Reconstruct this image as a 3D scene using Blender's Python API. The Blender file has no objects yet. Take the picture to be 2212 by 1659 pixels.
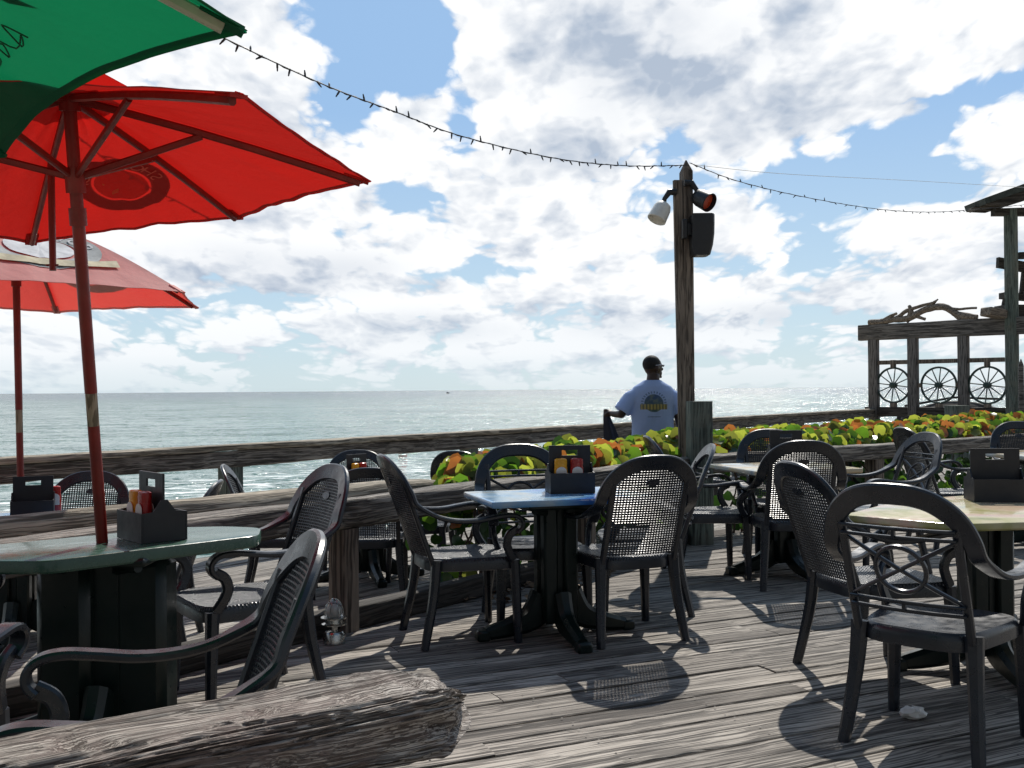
import bpy, bmesh, math, random
from mathutils import Vector, Matrix, noise
R = math.radians
random.seed(7)
SC = bpy.context.scene
COL = SC.collection

# ------------------------------------------------------------------ camera
HC = 1.27                      # eye height above the near deck
FP = 2237.0                    # focal length in units of a 2212 wide picture
cam_d = bpy.data.cameras.new("camera")
cam_d.sensor_width = 36; cam_d.lens = 36*FP/2212
cam_d.clip_start = .05; cam_d.clip_end = 60000
cam = bpy.data.objects.new("camera", cam_d); COL.objects.link(cam)
pitch, roll = math.atan(12.5/FP), R(.43)
fw = Vector((0, math.cos(pitch), math.sin(pitch)))
rt = Vector((math.cos(roll), 0, -math.sin(roll)))
rt = (rt - fw*rt.dot(fw)).normalized(); up = rt.cross(fw)
m = Matrix((rt, up, -fw)).transposed().to_4x4(); m.translation = (0, 0, HC)
cam.matrix_world = m
SC.camera = cam
def ray(px, py):
    return fw + rt*((px-1106)/FP) + up*((829.5-py)/FP)
def at(px, py, Y):             # the world point that lies Y metres ahead
    r = ray(px, py); return Vector((0, 0, HC)) + r*(Y/r.y)
# ------------------------------------------------------------------ world
SUN_AZ, SUN_EL = R(13.5), R(47)
w = bpy.data.worlds.new("World"); SC.world = w; w.use_nodes = True
NT = w.node_tree; NT.nodes.clear()
class N:
    def __init__(s, nt): s.nt = nt
    def new(s, t, **k):
        n = s.nt.nodes.new(t)
        for a, b in k.items(): setattr(n, a, b)
        return n
    def put(s, inp, v):
        if isinstance(v, bpy.types.NodeSocket): s.nt.links.new(v, inp)
        elif v is not None:
            if isinstance(v, (tuple, list)) and len(v) == 3 and inp.type == 'RGBA': v = (*v, 1)
            inp.default_value = v
    def m(s, op, a, b=None, c=None, clamp=False):
        n = s.new('ShaderNodeMath', operation=op, use_clamp=clamp)
        for i, v in enumerate((a, b, c)): s.put(n.inputs[i], v)
        return n.outputs[0]
    def mix(s, f, a, b, mode='MIX'):
        n = s.new('ShaderNodeMix', data_type='RGBA', blend_type=mode)
        s.put(n.inputs[0], f); s.put(n.inputs[6], a); s.put(n.inputs[7], b)
        return n.outputs[2]
    def noise(s, vec, scale, detail=6, rough=.6, dist=0):
        n = s.new('ShaderNodeTexNoise')
        s.put(n.inputs['Vector'], vec); n.inputs['Scale'].default_value = scale
        n.inputs['Detail'].default_value = detail; n.inputs['Roughness'].default_value = rough
        n.inputs['Distortion'].default_value = dist
        return n.outputs[0]
    def rng(s, v, a, b, c=0, d=1, smooth=False):
        n = s.new('ShaderNodeMapRange', interpolation_type='SMOOTHSTEP' if smooth else 'LINEAR')
        for i, x in enumerate((v, a, b, c, d)): s.put(n.inputs[i], x)
        return n.outputs[0]
    def xyz(s, x, y, z=0.0):
        n = s.new('ShaderNodeCombineXYZ')
        for i, v in enumerate((x, y, z)): s.put(n.inputs[i], v)
        return n.outputs[0]
    def sep(s, v):
        n = s.new('ShaderNodeSeparateXYZ'); s.put(n.inputs[0], v); return n.outputs
CL0, CL1 = .44, .535
def build_sky():
    g = N(NT)
    sky = g.new('ShaderNodeTexSky', sky_type='NISHITA', sun_disc=False)
    sky.sun_elevation = SUN_EL; sky.sun_rotation = SUN_AZ
    sky.air_density = 1.0; sky.dust_density = .6; sky.ozone_density = 1.5
    tc = g.new('ShaderNodeTexCoord')
    x, y, z = g.sep(tc.outputs['Generated'])
    az = g.m('ARCTAN2', x, y)
    el = g.m('ARCSINE', z)
    elp = g.m('MAXIMUM', el, 0.0)
    u = g.m('DIVIDE', g.m('MULTIPLY', az, 1.35), g.m('ADD', elp, .52))
    v = g.m('MULTIPLY', g.m('LOGARITHM', g.m('ADD', elp, .16), math.e), 1.12)
    def vor(vec, sc):
        n = g.new('ShaderNodeTexVoronoi', voronoi_dimensions='2D'); g.put(n.inputs['Vector'], vec); n.inputs['Scale'].default_value = sc
        return g.m('SUBTRACT', .62, n.outputs['Distance'])
    def dens(du, dv):
        p0 = g.xyz(g.m('ADD', u, du), g.m('ADD', v, dv), 3.7)
        wn = g.new('ShaderNodeTexNoise', noise_dimensions='2D'); g.put(wn.inputs['Vector'], p0); wn.inputs['Scale'].default_value = 6; wn.inputs['Detail'].default_value = 6
        sc = g.new('ShaderNodeVectorMath', operation='MULTIPLY_ADD'); g.put(sc.inputs[0], wn.outputs['Color']); sc.inputs[1].default_value = (.11, .11, 0); g.put(sc.inputs[2], p0)
        vec = sc.outputs[0]
        big = g.noise(vec, 2.0, 2, .5)
        fine = g.noise(vec, 7.0, 8, .62)
        puff = g.m('ADD', g.m('MULTIPLY', vor(vec, 6), .55), g.m('ADD', g.m('MULTIPLY', vor(vec, 17), .28), g.m('MULTIPLY', vor(vec, 39), .17)))
        return g.m('ADD', g.m('MULTIPLY', big, .50), g.m('ADD', g.m('MULTIPLY', fine, .36), g.m('MULTIPLY', puff, .50)))
    q = g.xyz(u, v, 3.7)
    def blob(px, py, sx, sy, a):
        az0 = math.atan((px-1106)/FP); el0 = math.atan((842-py)/FP*math.cos(az0))
        dx = g.m('DIVIDE', g.m('SUBTRACT', az, az0), sx/FP)
        dy = g.m('DIVIDE', g.m('SUBTRACT', el, el0), sy/FP)
        r2 = g.m('ADD', g.m('MULTIPLY', dx, dx), g.m('MULTIPLY', dy, dy))
        return g.m('MULTIPLY', g.m('EXPONENT', g.m('MULTIPLY', r2, -1.0)), a)
    def total(L):
        s = None
        for b in L:
            t = blob(*b); s = t if s is None else g.m('ADD', s, t)
        return s
    bias = total([(1600, 30, 430, 150, .20), (1950, 170, 300, 130, .20), (1180, 150, 150, 210, .17),
                  (470, 150, 170, 200, .20), (600, 350, 170, 130, .14), (890, 240, 85, 55, .20), (1150, 470, 300, 80, .13),
                  (430, 540, 330, 110, .13), (1620, 300, 110, 90, .12), (1560, 500, 110, 80, .09), (1880, 500, 110, 50, .08), (1720, 640, 230, 50, .12),
                  (2170, 280, 60, 80, .17), (2110, 600, 110, 80, .14), (950, 650, 180, 60, .08), (1300, 620, 150, 70, .10),
                  (790, 40, 130, 150, -.34), (930, 110, 60, 90, -.28), (730, 220, 60, 60, -.22), (1005, 270, 40, 70, -.24),
                  (880, 430, 70, 40, -.26), (2100, 200, 110, 40, -.26), (1960, 300, 140, 40, -.26), (1730, 385, 190, 32, -.26),
                  (1960, 400, 110, 40, -.18), (1800, 570, 160, 28, -.16), (1100, 585, 190, 20, -.18), (1400, 450, 60, 40, -.12), (700, 650, 150, 25, -.16),
                  (330, 170, 50, 30, -.2), (1900, 700, 60, 30, -.1), (1100, 760, 1600, 60, .045)])
    hi = g.rng(el, .42, .75, 0, -.16, True)
    d = g.m('ADD', g.m('ADD', dens(0, 0), bias), hi)
    dup_ = g.m('ADD', g.m('ADD', dens(.01, .09), bias), hi)
    mask = g.rng(d, CL0, CL1, 0, 1, True)
    thick = g.m('MULTIPLY', g.rng(d, CL1, CL1+.22, 0, .42, True), g.rng(g.noise(q, 3.2, 4, .5), .40, .66, 0, 1, True))
    lit = g.m('SUBTRACT', g.m('MULTIPLY_ADD', g.m('SUBTRACT', d, dup_), 3.3, .95), thick, clamp=True)
    gray = total([(1370, 90, 150, 120, .70), (1560, 130, 130, 70, .32), (470, 580, 200, 55, .35), (940, 700, 160, 30, .4), (1340, 690, 120, 35, .4),
                  (1640, 690, 150, 30, .4), (1270, 330, 100, 50, .25), (760, 580, 130, 40, .25), (1870, 660, 100, 40, .25)])
    lit = g.m('SUBTRACT', lit, g.m('MULTIPLY', gray, g.rng(g.noise(q, 4, 5, .6), .35, .62, .25, 1.25)), clamp=True)
    # towards the horizon the clouds pale into the sea air
    cc = g.mix(lit, (.46, .54, .66), (1.04, 1.05, 1.06))
    low = g.rng(el, 0.0, .11, 1, 0, True)
    skyc = g.new('ShaderNodeVectorMath', operation='SCALE'); g.put(skyc.inputs[0], sky.outputs[0]); skyc.inputs[3].default_value = .093
    blue = g.mix(.8, skyc.outputs[0], g.mix(g.rng(el, 0, .26), (.60, .78, .88), (.33, .55, .86)))
    cc = g.mix(g.m('MULTIPLY', low, .38), cc, (.66, .76, .84))
    mask = g.m('MULTIPLY', mask, g.rng(el, 0, .035, .45, 1))
    full = g.mix(mask, blue, cc)
    # the sky is brightest on the sun's side and dimmer behind the viewer
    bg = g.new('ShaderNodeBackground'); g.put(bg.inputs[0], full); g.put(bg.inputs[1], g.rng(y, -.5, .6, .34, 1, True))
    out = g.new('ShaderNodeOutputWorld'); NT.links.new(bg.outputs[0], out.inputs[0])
build_sky()
# ------------------------------------------------------------------ sun, exposure
sd = bpy.data.lights.new("sun", 'SUN'); sd.energy = 5.0; sd.angle = R(.53); sd.color = (1, .95, .87)
so = bpy.data.objects.new("sun", sd); COL.objects.link(so)
sv = Vector((math.sin(SUN_AZ)*math.cos(SUN_EL), math.cos(SUN_AZ)*math.cos(SUN_EL), math.sin(SUN_EL)))
so.rotation_euler = sv.to_track_quat('Z', 'Y').to_euler()
SC.view_settings.view_transform = 'Standard'; SC.view_settings.look = 'None'
SC.view_settings.exposure = 0.0; SC.view_settings.gamma = 1
SC.render.engine = 'CYCLES'
SC.cycles.max_bounces = 8; SC.cycles.transparent_max_bounces = 12

# ------------------------------------------------------------------ mesh helpers
class MB:
    def __init__(s): s.v = []; s.f = []; s.mi = []; s.cur = 0
    def add(s, vs, fs):
        b = len(s.v); s.v += [Vector(p) for p in vs]
        for f in fs: s.f.append([b+i for i in f]); s.mi.append(s.cur)
        return b
    def box(s, c, d, rot=None, bev=0):
        x, y, z = d[0]/2, d[1]/2, d[2]/2
        if bev:
            b = bev; vs = []; fs = []
            prof = [(x-b, -y), (x, -y+b), (x, y-b), (x-b, y), (-x+b, y), (-x, y-b), (-x, -y+b), (-x+b, -y)]
            for zz, k in ((-z, 1), (-z+b, 0), (z-b, 0), (z, 1)):
                for (px, py) in prof:
                    if k: px = px - math.copysign(b, px) * (abs(abs(px)-x) < 1e-6); py = py - math.copysign(b, py)*(abs(abs(py)-y) < 1e-6)
                    vs.append((px, py, zz))
            for r in range(3):
                for i in range(8): fs.append((r*8+i, r*8+(i+1) % 8, r*8+8+(i+1) % 8, r*8+8+i))
            fs.append(tuple(reversed(range(8)))); fs.append(tuple(range(24, 32)))
        else:
            vs = [(a, b, c_) for c_ in (-z, z) for a, b in ((-x, -y), (x, -y), (x, y), (-x, y))]
            fs = [(3, 2, 1, 0), (4, 5, 6, 7), (0, 1, 5, 4), (1, 2, 6, 5), (2, 3, 7, 6), (3, 0, 4, 7)]
        M = (rot if rot else Matrix()).to_4x4()
        s.add([M @ Vector(p) + Vector(c) for p in vs], fs); return s
    def rings(s, R_, cap=True, closed=False):
        n = len(R_[0]); b = len(s.v)
        for r in R_: s.v += [Vector(p) for p in r]
        m_ = len(R_)
        for k in range(m_ if closed else m_-1):
            k2 = (k+1) % m_
            for i in range(n):
                s.f.append([b+k*n+i, b+k*n+(i+1) % n, b+k2*n+(i+1) % n, b+k2*n+i]); s.mi.append(s.cur)
        if cap and not closed:
            s.f.append([b+i for i in reversed(range(n))]); s.mi.append(s.cur)
            s.f.append([b+(m_-1)*n+i for i in range(n)]); s.mi.append(s.cur)
        return s
    def tube(s, pts, rad, n=8, closed=False, cap=True):
        pts = [Vector(p) for p in pts]; m_ = len(pts); RR = []
        prev = None
        for i, p in enumerate(pts):
            if closed: t = pts[(i+1) % m_]-pts[i-1]
            else: t = pts[min(i+1, m_-1)]-pts[max(i-1, 0)]
            t.normalize()
            if prev is None:
                a = Vector((0, 0, 1)) if abs(t.z) < .9 else Vector((1, 0, 0)); nn = t.cross(a).normalized()
            else: nn = (prev - t*prev.dot(t)).normalized()
            prev = nn; bb = t.cross(nn)
            r = rad[i] if isinstance(rad, (list, tuple)) else rad
            RR.append([p + nn*(math.cos(2*math.pi*j/n)*r) + bb*(math.sin(2*math.pi*j/n)*r) for j in range(n)])
        return s.rings(RR, cap, closed)
    def band(s, pts, nrm, wd, th, cap=True, closed=False):
        """sweep a rounded rectangle: wd across, th along the given normal"""
        m_ = len(pts); RR = []
        pts = [Vector(p) for p in pts]
        for i, p in enumerate(pts):
            t = (pts[(i+1) % m_]-pts[i-1]) if closed else (pts[min(i+1, m_-1)]-pts[max(i-1, 0)]); t.normalize()
            n_ = Vector(nrm[i] if isinstance(nrm, list) else nrm); n_ = (n_-t*n_.dot(t)).normalized(); b_ = t.cross(n_)
            w_ = (wd[i] if isinstance(wd, list) else wd)/2; h_ = (th[i] if isinstance(th, list) else th)/2
            c = min(w_, h_)*.55
            P = [(w_, -h_+c), (w_, h_-c), (w_-c, h_), (-w_+c, h_), (-w_, h_-c), (-w_, -h_+c), (-w_+c, -h_), (w_-c, -h_)]
            RR.append([p+b_*a+n_*b for a, b in P])
        return s.rings(RR, cap, closed)
    def lathe(s, prof, c=(0, 0, 0), n=20, rot=None):
        RR = []; M = rot.to_3x3() if rot else Matrix.Identity(3)
        for r, z in prof: RR.append([Vector(c)+M @ Vector((math.cos(2*math.pi*j/n)*r, math.sin(2*math.pi*j/n)*r, z)) for j in range(n)])
        return s.rings(RR)
    def ball(s, c, r, n=12, m_=8, rot=None):
        if not isinstance(r, (tuple, list)): r = (r, r, r)
        M = rot.to_3x3() if rot else Matrix.Identity(3); RR = []
        for k in range(m_+1):
            a = math.pi*(k/m_)*.998+.003
            RR.append([Vector(c)+M @ Vector((r[0]*math.sin(a)*math.cos(2*math.pi*j/n), r[1]*math.sin(a)*math.sin(2*math.pi*j/n), -r[2]*math.cos(a))) for j in range(n)])
        return s.rings(RR)
    def prism(s, poly, z0, z1, bev=0):
        n = len(poly)
        if not bev:
            return s.rings([[(p[0], p[1], z0) for p in poly], [(p[0], p[1], z1) for p in poly]])
        cx = sum(p[0] for p in poly)/n; cy = sum(p[1] for p in poly)/n
        def ins(d): 
            out = []
            for p in poly:
                v = Vector((p[0]-cx, p[1]-cy)); L = v.length; v *= (L-d)/L; out.append((cx+v.x, cy+v.y))
            return out
        L = [(ins(bev), z0), (poly, z0+bev), (poly, z1-bev), (ins(bev*.4), z1-bev*.25), (ins(bev), z1)]
        return s.rings([[(p[0], p[1], z) for p in q] for q, z in L])
    def build(s, name, mat, parent=None, smooth=True, angle=40):
        me = bpy.data.meshes.new(name); me.from_pydata([tuple(p) for p in s.v], [], s.f)
        mats = mat if isinstance(mat, list) else [mat]
        for q in mats: me.materials.append(q)
        if len(mats) > 1: me.polygons.foreach_set('material_index', s.mi)
        me.update()
        bm = bmesh.new(); bm.from_mesh(me); bmesh.ops.recalc_face_normals(bm, faces=bm.faces)
        if smooth:
            for f in bm.faces: f.smooth = True
            ca = R(angle)
            for e in bm.edges:
                if len(e.link_faces) == 2 and e.calc_face_angle(0) > ca: e.smooth = False
        bm.to_mesh(me); bm.free()
        o = bpy.data.objects.new(name, me); COL.objects.link(o)
        if parent: o.parent = parent
        return o
def tag(o, label=None, cat=None, group=None, kind=None):
    for k, v in (('label', label), ('category', cat), ('group', group), ('kind', kind)):
        if v: o[k] = v
    return o
def empty(name, loc=(0, 0, 0), rz=0):
    o = bpy.data.objects.new(name, None); COL.objects.link(o); o.empty_display_size = .1
    o.location = loc; o.rotation_euler = (0, 0, rz); return o
def copy_tree(o, parent=None):
    kids = list(o.children)
    c = o.copy(); COL.objects.link(c)
    if parent: c.parent = parent
    for k in kids: copy_tree(k, c)
    return c
def spline(P, k=6):
    P = [Vector(p) for p in P]; out = []
    for i in range(len(P)-1):
        a = P[max(i-1, 0)]; b = P[i]; c = P[i+1]; d = P[min(i+2, len(P)-1)]
        for j in range(k):
            t = j/k; out.append(.5*((2*b)+(c-a)*t+(2*a-5*b+4*c-d)*t*t+(3*b-a-3*c+d)*t**3))
    out.append(P[-1]); return out

# ------------------------------------------------------------------ materials
def mat(name, col=(.5, .5, .5), rough=.5, metal=0, spec=.5, bump=None, var=0, coat=0):
    mt = bpy.data.materials.new(name); mt.use_nodes = True; nt = mt.node_tree; g = N(nt)
    b = nt.nodes['Principled BSDF']; b.inputs['Roughness'].default_value = rough; b.inputs['Metallic'].default_value = metal
    b.inputs['Specular IOR Level'].default_value = spec; b.inputs['Coat Weight'].default_value = coat
    tc = g.new('ShaderNodeTexCoord')
    n = g.noise(tc.outputs['Object'], 9, 6, .6)
    k = var or .18
    c = g.mix(g.rng(n, .3, .7), tuple(x*(1-k) for x in col), tuple(min(1, x*(1+k)) for x in col))
    g.put(b.inputs['Base Color'], c)
    g.put(b.inputs['Roughness'], g.rng(g.noise(tc.outputs['Object'], 23, 5, .6), .3, .7, max(.02, rough-.08), min(1, rough+.1)))
    if bump:
        bp = g.new('ShaderNodeBump'); bp.inputs['Strength'].default_value = bump[1]; bp.inputs['Distance'].default_value = .003
        g.put(bp.inputs['Height'], g.noise(tc.outputs['Object'], bump[0], 5, .6)); nt.links.new(bp.outputs[0], b.inputs['Normal'])
    return mt
def wood(name, dark, light, axis='X', cross=26, crack=.8, island=False, bump=.6, tint=None, dist=.004, rough=.82, along=1.3, crs=1.9):
    mt = bpy.data.materials.new(name); mt.use_nodes = True; nt = mt.node_tree; g = N(nt); b = nt.nodes['Principled BSDF']
    tc = g.new('ShaderNodeTexCoord'); x, y, z = g.sep(tc.outputs['Object'])
    if axis == 'Z': x, y, z = z, y, x
    rnd = None
    if island:
        ge = g.new('ShaderNodeNewGeometry'); rnd = ge.outputs['Random Per Island']
        off = g.m('MULTIPLY', rnd, 37.0); x = g.m('ADD', x, off); z = g.m('ADD', z, off)
    wob = g.m('MULTIPLY', g.m('SUBTRACT', g.noise(g.xyz(g.m('MULTIPLY', x, 1.7), g.m('MULTIPLY', y, 3.), g.m('MULTIPLY', z, 3.)), 1, 2), .5), .06)
    y = g.m('ADD', y, wob); z = g.m('ADD', z, wob)
    def st(a, c): return g.xyz(g.m('MULTIPLY', x, a), g.m('MULTIPLY', y, c), g.m('MULTIPLY', z, c))
    fine = g.noise(st(along*1.6, cross*2.6), 1, 5, .62)
    mid = g.noise(st(along*.9, cross), 1, 6, .65)
    broad = g.noise(st(.7, 4.5), 1, 3, .5)
    cr = g.noise(st(along*1.2, cross*crs), 1, 3, .55, .3)
    crk = g.rng(cr, .40, .455, 1-crack, 1, True)
    t = g.m('ADD', g.m('MULTIPLY', fine, .45), g.m('ADD', g.m('MULTIPLY', mid, .45), g.m('MULTIPLY', broad, .35)))
    if rnd is not None: t = g.m('ADD', t, g.m('MULTIPLY_ADD', rnd, .16, -.08))
    c = g.mix(g.rng(t, .46, .78), dark, light)
    vo = g.new('ShaderNodeTexVoronoi'); g.put(vo.inputs['Vector'], st(1.5, 7.5)); vo.inputs['Scale'].default_value = .9
    kn = g.rng(vo.outputs['Distance'], .05, .13, 0, 1, True)
    kk = g.m('MULTIPLY', crk, g.m('MULTIPLY_ADD', kn, .65, .35))
    hair = g.rng(g.noise(st(along*1.8, cross*crs*1.9), 1, 3, .5), .43, .505, .30, 1, True)
    kk = g.m('MULTIPLY', kk, hair)
    c = g.mix(kk, tuple(q*.42 for q in dark), c)
    if tint: c = g.mix(g.rng(g.noise(tc.outputs['Object'], 2.3, 5, .7), .48, .66, 0, .8), c, tint)
    g.put(b.inputs['Base Color'], c); b.inputs['Roughness'].default_value = rough; b.inputs['Specular IOR Level'].default_value = .35
    bp = g.new('ShaderNodeBump'); bp.inputs['Strength'].default_value = bump; bp.inputs['Distance'].default_value = dist
    g.put(bp.inputs['Height'], g.m('ADD', g.m('MULTIPLY', mid, .5), g.m('ADD', g.m('MULTIPLY', kk, 1.2), g.m('MULTIPLY', fine, .5))))
    nt.links.new(bp.outputs[0], b.inputs['Normal'])
    return mt
def fabric(name, col, trans=.5, tcol=None, weave=900, var=.06):
    mt = bpy.data.materials.new(name); mt.use_nodes = True; nt = mt.node_tree; g = N(nt); nt.nodes.clear()
    tc = g.new('ShaderNodeTexCoord')
    c = g.mix(g.noise(tc.outputs['Object'], 3, 5, .6), tuple(x*(1-var) for x in col), tuple(min(1, x*(1+var)) for x in col))
    c2 = g.mix(g.noise(tc.outputs['Object'], 3, 5, .6), tuple(x*.9 for x in (tcol or col)), tcol or col)
    d = g.new('ShaderNodeBsdfDiffuse'); g.put(d.inputs[0], c); t = g.new('ShaderNodeBsdfTranslucent'); g.put(t.inputs[0], c2)
    bp = g.new('ShaderNodeBump'); bp.inputs['Strength'].default_value = .5; bp.inputs['Distance'].default_value = .03
    g.put(bp.inputs['Height'], g.noise(tc.outputs['Object'], 5, 5, .6)); nt.links.new(bp.outputs[0], d.inputs['Normal']); nt.links.new(bp.outputs[0], t.inputs['Normal'])
    mx = g.new('ShaderNodeMixShader'); mx.inputs[0].default_value = trans
    nt.links.new(d.outputs[0], mx.inputs[1]); nt.links.new(t.outputs[0], mx.inputs[2])
    gl = g.new('ShaderNodeBsdfGlossy'); gl.inputs['Roughness'].default_value = .45; m2 = g.new('ShaderNodeMixShader'); m2.inputs[0].default_value = .03
    nt.links.new(mx.outputs[0], m2.inputs[1]); nt.links.new(gl.outputs[0], m2.inputs[2])
    o = g.new('ShaderNodeOutputMaterial'); nt.links.new(m2.outputs[0], o.inputs[0]); return mt
M_deck = wood('deck_boards', (.078, .066, .057), (.46, .415, .36), island=True, cross=62, crack=.88, along=.75, crs=.75)
M_deck2 = wood('far_deck_boards', (.11, .098, .086), (.45, .415, .365), island=True, crs=.8, cross=40, crack=.7)
M_rail = wood('rail_wood', (.075, .063, .054), (.38, .345, .30), cross=30, crack=.85, bump=.8, dist=.008)
M_railtop = wood('pale_rail_wood', (.15, .127, .095), (.56, .49, .38), cross=28, crack=.7, bump=.8, dist=.006)
M_log = wood('weathered_log', (.14, .105, .09), (.58, .53, .48), cross=105, crack=.92, bump=1, dist=.004, along=1.5, tint=(.20, .145, .13))
M_post = wood('post_wood', (.075, .06, .05), (.29, .24, .195), axis='Z', cross=16, crack=.7)
M_gpost = wood('green_post_wood', (.06, .078, .068), (.20, .245, .215), axis='Z', cross=22, crack=.6, tint=(.17, .17, .14))
M_beam = wood('beam_wood', (.075, .069, .064), (.27, .25, .23), cross=14, crack=.7)
M_bpost = wood('grey_post_wood', (.07, .065, .062), (.22, .205, .195), axis='Z', cross=14, crack=.7)
M_dark = wood('dark_wood', (.03, .026, .022), (.09, .08, .07), cross=18)
M_drift = wood('driftwood', (.14, .11, .085), (.38, .32, .26), cross=24)
M_plastic = mat('charcoal_resin', (.011, .015, .023), .29, spec=.62, bump=(60, .12))
M_resin = mat('green_resin', (.004, .011, .0095), .34, spec=.4, bump=(40, .1))
M_tgreen = mat('green_table_top', (.035, .085, .062), .24, spec=.6, var=.12, bump=(30, .06))
M_caddy = mat('black_caddy', (.012, .014, .019), .5)
M_red = mat('ketchup_red', (.35, .012, .012), .25)
M_yel = mat('mustard_yellow', (.75, .33, .01), .25)
M_lab = mat('label_paper', (.72, .70, .66), .5)
M_white = mat('white_enamel', (.72, .71, .66), .4)
M_steel = mat('brushed_steel', (.55, .55, .53), .22, metal=1)
M_black = mat('black_metal', (.012, .013, .016), .45)
M_pole = mat('red_painted_pole', (.20, .016, .010), .42, var=.25, bump=(30, .2))
M_poleband = wood('bare_wood_band', (.20, .17, .11), (.42, .37, .27), axis='Z', cross=20)
M_soil = mat('soil', (.05, .038, .028), .95, bump=(20, .8), var=.4)
M_sand = mat('sand', (.45, .38, .28), .95, bump=(8, .5))
M_glass = mat('clear_glass', (.85, .87, .85), .05, spec=.6)
M_glass.node_tree.nodes['Principled BSDF'].inputs['Transmission Weight'].default_value = .9
M_skin = mat('dark_skin', (.040, .022, .015), .45, spec=.4)
M_hair = mat('black_hair', (.008, .007, .007), .8)
M_pants = mat('grey_trousers', (.06, .055, .05), .8)
M_cloth = fabric('navy_cloth', (.018, .022, .035), .1)
def weave_mat():
    mt = mat('woven_charcoal_resin', (.011, .015, .023), .32, spec=.6); nt = mt.node_tree; g = N(nt); b = nt.nodes['Principled BSDF']
    tc = g.new('ShaderNodeTexCoord'); x, y, z = g.sep(tc.outputs['Object'])
    s1 = g.m('SINE', g.m('MULTIPLY', x, 390)); s2 = g.m('SINE', g.m('MULTIPLY', y, 390))
    bp = g.new('ShaderNodeBump'); bp.inputs['Strength'].default_value = .7; bp.inputs['Distance'].default_value = .003
    g.put(bp.inputs['Height'], g.m('MULTIPLY', g.m('MULTIPLY', s1, s2), g.m('GREATER_THAN', z, .417))); nt.links.new(bp.outputs[0], b.inputs['Normal']); return mt
M_weave = weave_mat()
for mt_ in (M_plastic, M_weave):
    nt = mt_.node_tree; g = N(nt); b = nt.nodes['Principled BSDF']; src = b.inputs['Base Color'].links[0].from_socket
    tc = g.new('ShaderNodeTexCoord'); oi = g.new('ShaderNodeObjectInfo')
    wear = g.rng(g.noise(tc.outputs['Object'], 13, 7, .72), .50, .74, 0, .32); k = g.m('MULTIPLY', wear, g.m('MULTIPLY_ADD', oi.outputs['Random'], .8, .3))
    c = g.mix(k, src, (.045, .05, .058)); nt.links.new(c, b.inputs['Base Color'])
def top_mat(name, cols, scale=3.0, seed=0.0):
    mt = mat(name, (.3, .3, .3), .14, spec=.6); nt = mt.node_tree; g = N(nt); b = nt.nodes['Principled BSDF']
    tc = g.new('ShaderNodeTexCoord'); va = g.new('ShaderNodeVectorMath', operation='ADD'); nt.links.new(tc.outputs['Object'], va.inputs[0]); va.inputs[1].default_value = (seed, seed, 0)
    n = g.noise(va.outputs[0], scale, 4, .55, .8); rp = g.new('ShaderNodeValToRGB'); g.put(rp.inputs[0], g.rng(n, .25, .75))
    e = rp.color_ramp.elements
    while len(e) < len(cols): e.new(.5)
    for i, c in enumerate(cols): e[i].position = i/(len(cols)-1); e[i].color = (*c, 1)
    nt.links.new(rp.outputs[0], b.inputs['Base Color']); return mt
M_tblue = top_mat('blue_picture_top', [(.02, .07, .33), (.03, .14, .48), (.12, .32, .58), (.34, .45, .52), (.5, .38, .22)], 2.2, 4)
M_tpale = top_mat('pale_picture_top', [(.12, .2, .3), (.5, .5, .42), (.55, .42, .25), (.45, .5, .5), (.6, .55, .5)], 2.4, 1)
M_tsand = top_mat('sandy_picture_top', [(.04, .09, .03), (.35, .33, .12), (.55, .46, .3), (.6, .4, .3), (.10, .30, .60)], 2.6, 9)

# ------------------------------------------------------------------ layout lines
def V2(a): return Vector((a[0], a[1]))
B0, K, B2 = Vector((-2.01, 4.07)), Vector((1.55, 8.70)), Vector((5.7, 11.95))
uB = (K-B0).normalized(); nB = Vector((-uB.y, uB.x))          # nB points to the sea
uC = (B2-K).normalized(); nC = Vector((-uC.y, uC.x))
R0 = Vector((-3.79, 7.67)); R1 = Vector((7.7, 22.4)); uR = (R1-R0).normalized(); nR = Vector((-uR.y, uR.x))
FAR = -.20                                                     # level of the seaward deck
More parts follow.
